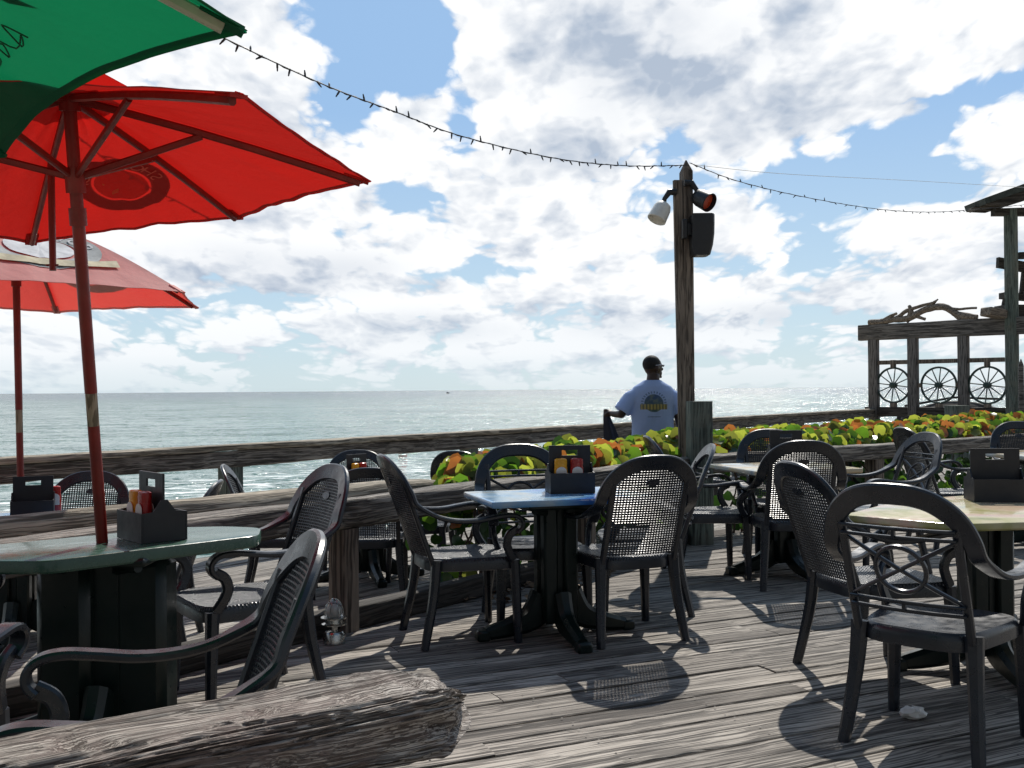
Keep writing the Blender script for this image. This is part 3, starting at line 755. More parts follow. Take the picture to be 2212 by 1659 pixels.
def bottle(kind, x, y, z, rz, label, group):
    m_ = {'ketchup': M_red, 'mustard': M_yel}[kind]; name = kind+'_bottle'
    t = tag(empty(name, (x, y, z), rz), label, 'bottle', group); q = MB(); RR = []
    for k, zz in ((.80, .0), (1, .008), (1, .085), (.96, .11), (.9, .135), (.93, .150), (.88, .168), (.6, .172)):
        RR.append([(math.copysign(abs(math.cos(a))**.6, math.cos(a))*.036*k, math.copysign(abs(math.sin(a))**.7, math.sin(a))*.021*k, zz) for a in [2*math.pi*i/20 for i in range(20)]])
    q.rings(RR); q.build('bottle_body', m_, t)
    q = MB(); P = [(.028*math.cos(a), .105+.024*math.sin(a)) for a in [math.pi*i/8 for i in range(9)]]+[(-.028, .06), (.028, .06)]
    q.rings([[(x_, s, z_) for x_, z_ in P] for s in (-.0235, -.0215)]); q.rings([[(x_, s, z_) for x_, z_ in P] for s in (.0215, .0235)]); q.build('label', M_lab, t, smooth=False)
def shaker(x, y, z, label):
    t = tag(empty('salt_shaker', (x, y, z)), label, 'shaker', 'salt and pepper shakers'); q = MB(); q.lathe([(.017, 0), (.019, .01), (.016, .055)], n=12); q.build('glass_jar', M_glass, t)
    q = MB(); q.lathe([(.0175, .0555), (.0175, .068), (.010, .076)], n=12); q.build('cap', M_steel, t)
def caddy(x, y, z, rz, label, where, items='km', sd=-1):
    c = CP if not cu else copy_tree(CP); cu.append(1); c.location = (x, y, z); c.rotation_euler = (0, 0, rz); tag(c, label, 'caddy', 'black condiment caddies')
    M = Matrix.Rotation(rz, 3, 'Z')
    for i, k in enumerate(items):
        p = M @ Vector((-.055+.085*i, sd*.038, 0))
        if k == 'k': bottle('ketchup', x+p.x, y+p.y, z+.007, rz, 'red ketchup bottle in the caddy '+where, 'ketchup bottles')
        if k == 'm': bottle('mustard', x+p.x, y+p.y, z+.007, rz, 'yellow mustard bottle in the caddy '+where, 'mustard bottles')
        if k == 's': shaker(x+p.x, y+p.y, z+.007, 'glass salt shaker in the caddy '+where)
caddy(.30, 5.45, .731, R(8), 'black condiment caddy in the middle of the blue-topped table', 'on the blue-topped table', 'mk')
caddy(-1.335, 3.83, .731, R(-52+3), 'black condiment caddy beside the umbrella pole on the green table', 'on the green table', 'mk', -1)
caddy(1.89, 7.16, .731, R(0), 'black caddy on the pale-topped table right of the green stub post', 'on the pale-topped table', 's')
caddy(2.28, 4.90, .731, R(-8), 'large black caddy on the sandy-topped table at the right edge', 'on the sandy-topped table', 'ss')
caddy(-2.86, 6.18, FAR+.731, R(20), 'black caddy beside the umbrella pole on the far left blue-topped table', 'on the far left blue-topped table', '  k', 1)
caddy(-1.22, 8.1, FAR+.731, R(55), 'small black caddy on the far table by the sea railing', 'on the far table by the sea railing', 'mk', -1)
caddy(3.93, 13.8, FAR+.731, R(10), 'tiny far caddy above the hedge, nearest of the far ones', 'above the hedge')
caddy(4.85, 14.6, FAR+.731, R(10), 'tiny far caddy above the hedge, left of the wagon wheel screen', 'left of the wheel screen', 'kk')
caddy(6.6, 17.5, FAR+.731, R(10), 'tiny far caddy under the first wagon wheel', 'under the first wagon wheel', '')
table('patio_table', 4.8, 14.6, R(50), rect(.7, .7), M_tpale, 'far table behind the hedge, carrying a caddy left of the wheel screen', FAR)

# ------------------------------------------------------------------ umbrellas
F_red = fabric('red_canvas', (.62, .030, .022), .40, (.60, .013, .009))
F_pink = fabric('faded_red_canvas', (.74, .36, .33), .40, (.75, .022, .015))
F_green = fabric('green_canvas', (.006, .15, .065), .40, (.005, .20, .075))
P_ring = mat('ring_print', (.055, .05, .055), .8)
P_text = mat('text_print', (.55, .42, .30), .8)
P_grey = mat('grey_print', (.30, .31, .31), .8, var=.3); P_wht = mat('white_print', (.50, .50, .52), .8, var=.3); P_yel = mat('yellow_print', (.42, .36, .24), .8, var=.35)
P_grn = mat('green_print', (.004, .08, .035), .8)
def glyph(ch):
    cu_ = bpy.data.curves.new('t', 'FONT'); cu_.body = ch; cu_.size = 1; cu_.align_x = 'CENTER'; cu_.fill_mode = 'FRONT'
    o = bpy.data.objects.new('t', cu_); COL.objects.link(o); dg = bpy.context.evaluated_depsgraph_get(); me = bpy.data.meshes.new_from_object(o.evaluated_get(dg))
    vs = [tuple(v.co) for v in me.vertices]; fs = [tuple(p.vertices) for p in me.polygons]
    bpy.data.objects.remove(o); bpy.data.curves.remove(cu_); bpy.data.meshes.remove(me); return vs, fs
def umbrella(name, tips, apex, base, label, fab, prints=(), hub=.28, sag=.025, rib_mat=None, vent=True, bw=.05):
    t = tag(empty(name, base), label, 'umbrella'); O = Vector(base); n = len(tips); tips = [Vector(p)-O for p in tips]; apex = Vector(apex)-O
    ax = (apex).normalized(); rm = rib_mat or M_pole
    def S(k, r, s):
        a, b = tips[k], tips[(k+1) % n]; mid = 4*s*(1-s)
        e = a*(1-s)+b*s
        e = e+(apex-e)*(sag*mid*r)
        p = apex+(e-apex)*r
        bow = bw*math.sin(math.pi*r)*(1-.75*mid*.5)
        p = p+ax*bow-ax*(.012*mid*r*math.sin(math.pi*r))
        p += ax*((.010*noise.noise(Vector((r*4, s*9+k*3, 1)))+.006*noise.noise(Vector((r*3, s*26+k*7, 5)))*r)*mid)
        return p
    q = MB(); nr, ns = 18, 26
    for k in range(n):
        b = len(q.v)
        for i in range(nr+1):
            for j in range(ns+1): q.v.append(S(k, .04+.96*i/nr, j/ns))
        for i in range(nr):
            for j in range(ns):
                a_ = b+i*(ns+1)+j; q.f.append([a_, a_+1, a_+ns+2, a_+ns+1]); q.mi.append(0)
    c = q.build('canopy', fab, t, angle=35)
    q = MB()     # hem and tip pockets
    for k in range(n):
        q.band([S(k, 1.0, j/ns)+ax*.001 for j in range(ns+1)], [(S(k, 1, j/ns)-S(k, .95, j/ns)).normalized() for j in range(ns+1)], .003, .022, cap=False)
    q.build('hem', fab, c)
    if vent:
        q = MB(); rr = []
        for r in (.05, .14, .22):
            rr.append([apex+ax*(.10-.22*r)+(tips[i//4]*(1-(i % 4)/4)+tips[(i//4+1) % n]*((i % 4)/4)-apex)*r+ax*.02 for i in range(4*n)])
        q.rings(rr, cap=False); q.build('vent', fab, c)
        q = MB(); q.tube([apex+ax*.05, apex+ax*.13, apex+ax*.17], [.02, .025, .008]); q.build('finial', rm, t)
    runner = apex-ax*hub
    for k in range(n):
        q = MB(); P = [S(k, r, 0)-ax*.018 for r in (.03, .2, .4, .6, .8, .97)]
        q.band(P, ax, .020, .026); rb = q.build('rib', rm, t)
        q = MB(); q.band([runner, S(k, .43, 0)-ax*.028], ax, .018, .024); q.build('strut', rm, rb)
        q = MB(); e = S(k, 1, 0); d = (e-S(k, .9, 0)).normalized(); q.box(e-d*.045-ax*.006, (.045, .09, .010), d.to_track_quat('Y', 'Z').to_matrix()); q.build('tip_pocket', fab, rb)
    q = MB(); q.tube([Vector((0, 0, -.7)) if base[2] > .1 else Vector((0, 0, .02)), (0, 0, 0), apex*.30], .0195, 14); 
    b0, b1 = .275, .35
    q = MB(); q.tube([apex.normalized()*-.66, apex*b0], .0205, 14); q.tube([apex*b1, apex+ax*.05], .0215, 14)
    q.tube([runner-ax*.05, runner+ax*.035], .033, 14); q.tube([runner-ax*.16, runner-ax*.10], .029, 14); q.tube([apex-ax*.06, apex+ax*.02], .035, 14)
    q.build('pole', rm, t)
    q = MB(); q.tube([apex*b0, apex*b1], .0202, 14); q.build('pole_band', M_poleband, t)
    for kind, k, r0, s0, w_, h_, m_, sgn in prints:
        q = MB(); N_ = 40
        def mp(x, y):
            r = r0-y*h_; s = s0+x*w_/max(.25, r); p = S(k, r, s); e1 = S(k, r+.01, s)-p; e2 = S(k, r, s+.01)-p; nn = e1.cross(e2).normalized()
            if nn.dot(ax) < 0: nn = -nn
            return p+nn*.004*sgn
        if kind == 'ring':
            a_ = [2*math.pi*i/N_ for i in range(N_)]; q.add([mp(math.cos(a)*r, math.sin(a)*r) for a in a_ for r in (.62, .8, 1)], [])
            for i in range(N_):
                for j in (0, 1): q.f.append([3*i+j, 3*i+j+1, 3*((i+1) % N_)+j+1, 3*((i+1) % N_)+j]); q.mi.append(0)
        elif kind == 'wedge':
            P = [(-.5, -.2), (-.3, .2), (.1, .35), (.45, .1), (.5, -.25), (0, -.4)]; q.add([mp(0, 0)]+[mp(*p) for p in P], [(0, i+1, (i+1) % 6+1) for i in range(6)])
        elif kind == 'disc':
            q.add([mp(0, 0)]+[mp(math.cos(2*math.pi*i/N_)*.56, math.sin(2*math.pi*i/N_)*.56) for i in range(N_)], [(0, i+1, (i+1) % N_+1) for i in range(N_)])
        elif kind == 'banner':
            for (x0, x1, y0, y1) in ((-1.1, 1.1, -.75, -.45),):
                P = [(x0+(x1-x0)*i/12, y) for i in range(13) for y in (y0-.08*math.sin(math.pi*i/12), y1-.08*math.sin(math.pi*i/12))]; q.add([mp(*p) for p in P], [(2*i, 2*i+2, 2*i+3, 2*i+1) for i in range(12)])
        elif kind == 'blade':
            P = [(-.05*0, 0), (.30, .35), (.38, 1.0), (.12, .55)]; q.add([mp(*p) for p in P], [(0, 1, 2, 3)])
        elif kind == 'scrawl':
            L_ = [(-.5, -.2), (-.35, .25), (-.2, -.3), (-.42, -.1), (-.1, -.25), (.05, .3), (.2, -.3), (.0, -.02), (.25, .1), (.42, .2), (.36, -.2), (.6, -.3)]
            q.tube([mp(*p) for p in spline([Vector((a, b, 0)) for a, b in L_], 4) for p in [(p.x, p.y)]], .002, 5)
        elif kind.startswith('text:'):
            s_ = kind[5:]; k0 = len(s_)
            for i, ch in enumerate(s_):
                if ch == ' ':
                    q.build('lettering', m_, c, smooth=False); q = MB(); continue
                a = R(90)-(i-(k0-1)/2)*R(150)/(k0-1) if k0 > 1 else R(90)
                vs, fs = glyph(ch); out = []
                for x, y, z in vs:
                    rr_ = .68+y*.36; th = a-x*.40/.8; out.append(mp(math.cos(th)*rr_, math.sin(th)*rr_))
                q.add(out, fs)
        q.build('lettering' if kind.startswith('text') else 'print', m_, c, smooth=False)
    return t, S
k_ = .92; shr = lambda p: (p[0]*k_, p[1]*k_, HC+(p[2]-HC)*k_)
T = [(-.707, 2.70, 2.05), (-.54, 3.94, 2.07), (-1.28, 4.87, 2.09), (-2.20, 4.74, 1.96), (-2.66, 3.56, 1.95), (-1.95, 2.63, 2.11)]
u1, S1 = umbrella('patio_umbrella', [shr(p) for p in T], shr((-1.60, 3.75, 2.36)), (-1.485, 3.745, .73), 'bright red umbrella leaning left out of the green table, seen from below', F_red, bw=.012,
    prints=[('ring', 2, .64, .45, .21, .20, fabric('ring_print', (.16, .03, .03), .4), 1), ('disc', 2, .64, .45, .21, .20, fabric('brown_print', (.55, .16, .06), .6), .6), ('text:SHOCK TOP', 2, .64, .45, .21, .20, mat('underside_lettering', (.95, .11, .07), .8), -1)])
q = MB(); q.tube([(-.165, -.03, 1.38), (-.16, -.03, .98)], .012, 10); q.tube([(-.185, -.03, 1.0), (-.14, -.03, 1.0)], .004, 6); q.build('hanging_rod', M_pole, u1)
C2 = Vector((-3.0, 6.3, 1.85)); T2 = [C2+Vector((1.16*math.cos(R(-17+60*i)), 1.16*math.sin(R(-17+60*i)), 0)) for i in range(6)]
u2, S2 = umbrella('patio_umbrella', T2, (-3.02, 6.3, 2.36), (-2.975, 6.27, FAR+.73), 'faded pinkish red umbrella standing behind the bright red one at the far left', F_pink,
    prints=[('ring', 5, .60, .40, .30, .24, P_grey, 1), ('disc', 5, .60, .40, .30, .24, P_wht, 2), ('banner', 5, .62, .42, .30, .24, P_yel, 3), ('text:SHOCK TOP', 5, .60, .40, .30, .24, P_wht, 2),
            ('ring', 1, .62, .5, .26, .22, P_ring, 1), ('disc', 1, .62, .5, .26, .22, mat('brown_print2', (.3, .10, .05), .8), 1)])
C3 = Vector((-1.75, 1.60, 1.975)); T3 = []
for i in range(6):
    a = R(20+60*i); T3.append(C3+Vector((1.30*math.cos(a), 1.30*math.sin(a), 0)))
T3[0] = Vector((-.525, 2.04, 1.985)); T3[1] = Vector((-1.44, 2.92, 1.945))
M_pale = mat('pale_rib', (.5, .48, .36), .5)
u3, S3 = umbrella('patio_umbrella', T3, (-1.73, 1.62, 2.42), (-1.73, 1.62, .03), 'big green umbrella canopy filling the top left corner', F_green, rib_mat=M_pale, sag=.06,
    prints=[('blade', 0, .835, .30, .14, .10, P_grn, 1), ('scrawl', 0, .85, .52, .16, .10, P_grn, -1)])
q = MB(); q.lathe([(.22, 0), (.24, .02), (.22, .06), (.06, .10), (.035, .30), (.0, .30)], (-1.73, 1.62, .001), 24); tag(q.build('umbrella_base', M_black), 'round weighted base under the green umbrella', 'umbrella base')

# ------------------------------------------------------------------ tall post with lamps and speaker
px, py = at(1484, 985, 8.75).x, 8.75
tp = tag(empty('lamp_post', (px, py, 0)), 'tall brown timber post rising from the hedge with lamps near its top', 'post')
post('post', .012, 0, 0, 3.10, .085, .13, R(8), M_post, tp, seed=2, cone=.10)
q2_ = post('side_board', -.028, -.045, 0, 3.02, .072, .05, R(8), M_post, tp, seed=5); q2_.rotation_euler = (0, R(-.8), R(8))
st = at(1511, 985, 8.45); o = post('stub_post', st.x, st.y, 0, 1.165, .185, .185, R(6), M_gpost, None, seed=9); tag(o, 'short thick greenish square post in front of the tall brown post', 'post')
def spot(x, y, z, aim, m_, lens, label):
    t = tag(empty('flood_lamp', (x, y, z)), label, 'lamp', 'lamps on the tall post'); aim = Vector(aim).normalized(); Q = aim.to_track_quat('Z', 'Y').to_matrix(); s = -1 if x < px else 1
    q = MB(); q.tube([(-s*.11, .0, .115), (-s*.05, 0, .115), (-s*.01, 0, .06), (0, 0, .0)], [.03, .028, .02, .022], 10); q.build('bracket', M_black, t)
    q = MB(); RR = [(.03, -.03), (.062, -.01), (.075, .03), (.082, .14), (.076, .145), (.066, .05), (.02, .03)]; q.lathe(RR, (0, 0, 0), 20, Q); q.build('lamp_head', m_, t)
    q = MB(); q.lathe([(.0, .098), (.07, .10), (.07, .104), (.0, .106)], (0, 0, 0), 20, Q); q.build('lens', lens, t)
a1 = at(1433, 445, 8.65); spot(a1.x, a1.y, a1.z, (-.45, -.25, -.85), M_white, M_white, 'white flood lamp pointing down on the left of the tall post')
a2 = at(1507, 425, 8.65); spot(a2.x, a2.y, a2.z, (.55, -.62, -.45), M_black, mat('red_lens', (.5, .06, .02), .3), 'black flood lamp with a red lens on the right of the tall post')
spk = tag(empty('loudspeaker', tuple(at(1515, 508, 8.6))), 'black wedge loudspeaker bolted to the right of the tall post', 'loudspeaker')
q = MB(); RR = []
for z, w0, w1 in ((-.175, -.075, .045), (-.17, -.08, .06), (-.09, -.088, .083), (0, -.09, .095), (.09, -.088, .098), (.16, -.085, .098), (.17, -.08, .09)):
    RR.append([(w0, -.09, z), (w1-.02, -.09, z), (w1, -.07, z), (w1, .06, z), (w1-.02, .08, z), (w0, .08, z)])
q.rings(RR); q.build('cabinet', M_black, spk, angle=50)
q = MB(); q.box((-.105, .0, .045), (.05, .05, .10), bev=.006); q.box((-.14, .0, .05), (.04, .09, .16), bev=.006); q.build('bracket', M_black, spk)

# ------------------------------------------------------------------ fairy lights
def lights(name, P, label, n, seed):
    rnd = random.Random(seed); P = [at(*p) for p in P]; pts = spline(P, 14); t = tag(empty(name, tuple(pts[0])), label, 'string lights'); O = pts[0]
    q = MB(); q.tube([p-O for p in pts], .0035, 6); q.tube([p-O+Vector((0, .004, .005*math.sin(i*1.9))) for i, p in enumerate(pts)], .003, 5); q.build('wire', M_black, t)
    L = [0]
    for i in range(1, len(pts)): L.append(L[-1]+(pts[i]-pts[i-1]).length)
    first = None; M_b = mat('bulb_glass', (.30, .33, .36), .12, spec=.8)
    for k in range(n):
        s = L[-1]*(k+.5+rnd.uniform(-.2, .2))/n; i = max(j for j in range(len(L)) if L[j] <= s); i = min(i, len(pts)-2); f = (s-L[i])/(L[i+1]-L[i]); p = pts[i].lerp(pts[i+1], f)-O
        if first is None:
            q = MB(); q.tube([(0, 0, .002), (0, 0, -.022)], [.0055, .0055], 7); q.tube([(0, 0, -.020), (0, 0, -.034), (0, 0, -.039)], [.0045, .004, .001], 7); first = b = q.build('bulb', [M_black], t)
        else: b = first.copy(); COL.objects.link(b); b.parent = t
        b.location = p; b.rotation_euler = (rnd.uniform(-.7, .7), rnd.uniform(-1.0, 1.0) if rnd.random() < .8 else 3, 0)
lights('string_lights', [(250, -40, 3.9), (480, 80, 4.7), (700, 183, 5.5), (850, 240, 6.1), (1000, 295, 6.7), (1200, 342, 7.5), (1350, 358, 8.2), (1478, 357, 8.7)], 'string of small lights sagging from the green umbrella to the tall post', 52, 3)
lights('string_lights', [(1490, 352, 8.75), (1600, 393, 10), (1750, 428, 11.6), (1900, 452, 13.2), (2010, 458, 14.6), (2110, 452, 16), (2215, 442, 16.6)], 'dark string of small lights from the tall post to the hut roof at the right', 34, 4)
q = MB(); P = spline([at(1500, 356, 8.8), at(1700, 376, 10.5), at(2000, 392, 13), at(2330, 412, 16)], 8); q.tube([p-P[0] for p in P], .0025, 5); o = q.build('thin_wire', M_white); o.location = P[0]; tag(o, 'thin pale wire stretching right from the top of the tall post', 'wire')

# ------------------------------------------------------------------ wheel screen and hut
sL = at(1885, 885, 22.6); sR = at(2330, 885, 19.6)
ws = Vector((sL.x, 22.6)); we = Vector((sR.x, 19.6)); uw = (we-ws).normalized(); angw = math.atan2(uw.y, uw.x)
def onw(px_):  # point of the screen line met by this picture column
    r = ray(px_, 840); k = (ws.x*uw.y-ws.y*uw.x)/(r.x*uw.y-r.y*uw.x); return Vector((r.x*k, r.y*k))
def zat(px_, py_, Y): return at(px_, py_, Y).z
scr = tag(empty('timber_screen', (ws.x, ws.y, FAR)), 'grey timber post and beam screen holding wagon wheels, at the far right over the hedge', 'screen')
def sub(o, par): o.parent = par; o.matrix_parent_inverse = Matrix.Translation(-par.location); return o
bz = zat(1858, 703, onw(1858).y)
for i, pxx in enumerate((1888, 1973, 2082)):
    p = onw(pxx); sub(post('post', p.x, p.y, FAR, bz-.30, .205, .15, angw, M_bpost, None, seed=i), scr)
p0 = onw(1858); p1 = onw(2300); bz = zat(1858, 703, p0.y)
sub(timber('beam', (p0.x, p0.y, bz), (p1.x, p1.y, bz), .16, .34, M_beam, None, .2, .004, seg=.3, seed=3), scr)
zr = zat(1930, 778, onw(1930).y)
for a, b in ((1895, 1965), (1981, 2074), (2090, 2170)):
    pa_, pb_ = onw(a), onw(b); sub(timber('rail', (pa_.x, pa_.y, zr), (pb_.x, pb_.y, zr), .08, .09, M_post, None, .2, .002, seg=.3), scr)
pa_, pb_ = onw(1870), onw(2300); sub(timber('rail', (pa_.x, pa_.y, .84), (pb_.x, pb_.y, .84), .12, .2, M_dark, None, .2, .003, seg=.3), scr)
sub(timber('lower_rail', (pa_.x, pa_.y, .50), (pb_.x, pb_.y, .50), .12, .2, M_dark, None, .2, .003, seg=.3), scr)
labw = ['leftmost wagon wheel in the timber screen', 'middle wagon wheel in the timber screen', 'rightmost wagon wheel in the timber screen, beside the green post']
M_iron = mat('painted_iron', (.012, .04, .035), .5)
def wheel():
    t = empty('wagon_wheel'); q = MB(); q.band([(.37*math.cos(2*math.pi*i/48), 0, .37*math.sin(2*math.pi*i/48)) for i in range(48)], [(math.cos(2*math.pi*i/48), 0, math.sin(2*math.pi*i/48)) for i in range(48)], .05, .040, closed=True); q.build('rim', M_iron, t)
    Q = Matrix.Rotation(math.pi/2, 3, 'X'); q = MB(); q.lathe([(.03, -.09), (.06, -.08), (.062, .08), (.03, .09)], (0, 0, 0), 16, Q); q.build('hub', M_iron, t)
    f = None
    for k in range(12):
        if f is None: q = MB(); q.tube([(0, 0, .05), (0, 0, .35)], [.014, .011], 7); f = s = q.build('spoke', M_iron, t)
        else: s = f.copy(); COL.objects.link(s); s.parent = t
        s.rotation_euler = (0, k*math.pi/6+.12, 0)
    return t
w0 = wheel()
for i, (pxx, pyy) in enumerate(((1930, 832), (2028, 832), (2133, 832))):
    wv = w0 if i == 0 else copy_tree(w0); p = onw(pxx); wv.location = (p.x, p.y, zat(pxx, pyy, p.y)); wv.rotation_euler = (0, 0, angw); tag(wv, labw[i], 'wheel', 'wagon wheels in the timber screen')
    z = wv.location.z
    bl = MB()
    if i != 1:
        q = MB(); q.box((0, 0, 0), (.09, .09, .17)); o = sub(q.build('block', M_post), scr); o.location = (p.x, p.y, z+.455); o.rotation_euler = (0, 0, angw)
    q = MB(); q.box((0, 0, 0), (.12, .09, .22)); o = sub(q.build('block', M_post), scr); o.location = (p.x, p.y, z-.49); o.rotation_euler = (0, 0, angw)
    if i == 1:
        for s in (-1, 1): q = MB(); q.box((0, 0, 0), (.12, .07, .09)); o = sub(q.build('block', M_post), scr); v = p+uw*s*.42; o.location = (v.x, v.y, z); o.rotation_euler = (0, 0, angw)
# driftwood
d0 = onw(1875); dz = bz
dr = tag(empty('driftwood', (d0.x, d0.y, dz)), 'twisted bleached driftwood branches lying along the top beam of the wheel screen', 'driftwood')
def dw(P, r, nm='branch'):
    pts = [];
    for (a, b) in P: v = onw(a); pts.append(Vector((v.x, v.y-.02, max(dz+.01, at(a, b, v.y).z)))-dr.location)
    pts = spline(pts, 4); n = len(pts); q = MB(); q.tube([p+Vector((noise.noise(p*3)*.03, 0, noise.noise(p*3+Vector((7, 0, 0)))*.03)) for p in pts], [r[0]+(r[1]-r[0])*i/(n-1)+abs(noise.noise(pts[i]*9))*.02 for i in range(n)], 9); q.build(nm, M_drift, dr)
dw([(1878, 697), (1920, 693), (1965, 688), (2000, 668), (2040, 664), (2070, 680), (2110, 694)], (.06, .07), 'trunk')
dw([(1905, 693), (1935, 690), (1960, 672), (1990, 660), (2015, 655)], (.055, .02))
dw([(1965, 686), (1990, 672), (2020, 664), (2060, 668), (2112, 665)], (.055, .02))
dw([(1990, 672), (2010, 660), (2028, 648)], (.045, .012)); dw([(1963, 690), (1970, 672), (1964, 660)], (.06, .03))
dw([(2000, 690), (1975, 685), (1960, 696)], (.03, .03)); dw([(1905, 696), (1925, 684), (1938, 678)], (.06, .02)); dw([(2060, 676), (2080, 690), (2105, 697)], (.06, .03))
# hut: post, roof, rafters
gp_ = onw(2186)
hut = tag(empty('beach_hut', (gp_.x, gp_.y, FAR)), 'open beach hut with a shingled roof edge on a tall green post', 'hut')
sub(post('post', gp_.x, gp_.y-.02, FAR, at(2186, 452, gp_.y).z, .24, .2, angw, M_gpost, None, .6), hut)
YH = gp_.y
def rb(name, pts, th, m_, dep):   # a board with the given corners at depth YH, dep metres deep
    q = MB(); A = [at(a, b, YH) for a, b in pts]
    q.rings([[p+Vector((0, -dep/2, 0))-hut.location for p in A], [p+Vector((.0, dep/2, 0))-hut.location for p in A]]); o = q.build(name, m_, hut, smooth=False); return o
M_shin = mat('roof_shingle', (.045, .055, .05), .9, bump=(30, .8), var=.4)
rb('roof', [(2104, 437), (2330, 355), (2330, 372), (2108, 449)], .1, M_shin, .9)
for i, (dy) in enumerate((-.38, -.12, .14, .40)):
    o = rb('rafter', [(2108, 450), (2118, 441), (2330, 372), (2330, 396), (2150, 452)], .1, M_dark, .09); o.location.y += dy
rb('fascia', [(2092, 452), (2125, 438), (2130, 443), (2098, 459)], .1, M_beam, .12)
rb('beam', [(2145, 452), (2330, 446), (2330, 466), (2145, 466)], .1, M_dark, .2)
rb('cross_rail', [(2200, 545), (2330, 540), (2330, 556), (2200, 560)], .1, M_dark, .08)
# stacked timbers and chair by the hut post
ch = tag(empty('wooden_chair', (gp_.x, gp_.y-.1, bz)), 'dark rough wooden chair standing on the beam behind the green hut post', 'chair')
def stk(name, par, pts, m_, dep, dy=0):
    q = MB(); A = [at(a, b, YH+.3+dy) for a, b in pts]; q.rings([[p+Vector((0, -dep/2, 0))-par.location for p in A], [p+Vector((0, dep/2, 0))-par.location for p in A]]); q.build(name, m_, par, smooth=False)
stk('top_board', ch, [(2155, 556), (2212, 566), (2212, 588), (2154, 578)], M_dark, .12)
stk('backrest', ch, [(2171, 580), (2180, 580), (2184, 640), (2176, 640)], M_dark, .08); stk('leg', ch, [(2208, 585), (2216, 585), (2210, 640), (2202, 640)], M_dark, .08)
stk('leg', ch, [(2170, 632), (2180, 632), (2168, 684), (2160, 684)], M_dark, .08)
stk('seat', ch, [(2160, 660), (2260, 660), (2260, 685), (2158, 685)], M_dark, .5); stk('armrest', ch, [(2165, 632), (2250, 640), (2250, 652), (2165, 645)], M_dark, .3)
bl_ = at(2160, 688, YH); bo = tag(empty('timber_block', tuple(bl_)), 'pale cut timber block lying on the beam left of the green hut post', 'timber block')
q = MB(); q.box((0, 0, 0), (.42, .3, .17), bev=.02); o = q.build('block', M_drift, bo); o.location = (-.12, 0, .11); o.rotation_euler = (0, R(8), .3)
# dark boat hull behind the screen, cut post and picket
hb = at(2060, 885, 25.5); hu = tag(empty('beached_boat', (hb.x, hb.y, FAR)), 'dark upturned rowing boat hull behind the wagon wheels', 'boat')
q = MB(); RR = []
for i in range(13):
    t_ = i/12; x = (t_-.42)*3.4; k = math.sin(math.pi*min(1, .12+t_*.86))**.6; hgt = .95*k+.15
    RR.append([(x, .5*k*math.cos(a), .02+hgt*math.sin(a)) for a in [math.pi*j/10 for j in range(11)]])
q.rings(RR); q.build('hull', M_dark, hu); q = MB(); q.tube([(-1.2, 0, 1.0), (0, 0, 1.2), (1.2, 0, 1.15)], .03, 6); q.build('keel', M_dark, hu)
pc = at(2067, 890, 19); o = post('cut_post', pc.x, pc.y, FAR, at(2067, 876, 19).z, .36, .3, .5, M_gpost); tag(o, 'short cut-off square timber post just above the hedge, below the wagon wheels', 'post')
pk = at(2206, 840, 18.0); o = post('picket', pk.x, pk.y, FAR, at(2206, 790, 18).z, .09, .04, 0, M_beam, cone=.12); tag(o, 'pointed grey picket right of the green hut post', 'picket')

# ------------------------------------------------------------------ hedge
def leafmat(name, c, tcol, k=.5):
    mt = bpy.data.materials.new(name); mt.use_nodes = True; nt = mt.node_tree; g = N(nt); nt.nodes.clear(); tc = g.new('ShaderNodeTexCoord')
    ge = g.new('ShaderNodeNewGeometry'); rr = ge.outputs['Random Per Island']; n_ = g.noise(tc.outputs['Object'], 14, 4, .6)
    f = g.m('ADD', g.m('MULTIPLY', rr, .6), g.m('MULTIPLY', n_, .4))
    p = g.new('ShaderNodeBsdfPrincipled'); g.put(p.inputs['Base Color'], g.mix(f, tuple(x*.7 for x in c), tuple(x*1.25 for x in c))); p.inputs['Roughness'].default_value = .22
    t = g.new('ShaderNodeBsdfTranslucent'); g.put(t.inputs[0], g.mix(f, tuple(x*.65 for x in tcol), tuple(min(1, x*1.2) for x in tcol)))
    mx = g.new('ShaderNodeMixShader'); mx.inputs[0].default_value = k; nt.links.new(p.outputs[0], mx.inputs[1]); nt.links.new(t.outputs[0], mx.inputs[2])
    o = g.new('ShaderNodeOutputMaterial'); nt.links.new(mx.outputs[0], o.inputs[0]); return mt
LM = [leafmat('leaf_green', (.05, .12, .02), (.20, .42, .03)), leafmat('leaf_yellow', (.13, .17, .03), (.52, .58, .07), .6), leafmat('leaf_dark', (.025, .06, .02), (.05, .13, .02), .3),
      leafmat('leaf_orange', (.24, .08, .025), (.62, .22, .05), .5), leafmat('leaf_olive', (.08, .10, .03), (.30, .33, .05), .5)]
M_stem = mat('hedge_stem', (.07, .045, .03), .85, bump=(30, .5))
def leaf(q, c, r, n_, m_, rnd):
    n_ = n_.normalized(); a = n_.cross(Vector((rnd.uniform(-1, 1), rnd.uniform(-1, 1), .1))).normalized(); b = n_.cross(a); q.cur = m_
    k = 9; V = [c-n_*r*.14]
    for i in range(k):
        t = 2*math.pi*i/k; rr = r*(1+.06*math.sin(3*t+c.x*9)); 
        if i == 0: rr *= .78
        V.append(c+a*math.cos(t)*rr+b*math.sin(t)*rr*.94+n_*r*rnd.uniform(-.12, .12))
    q.add(V, [(0, i+1, (i+1) % k+1) for i in range(k)])
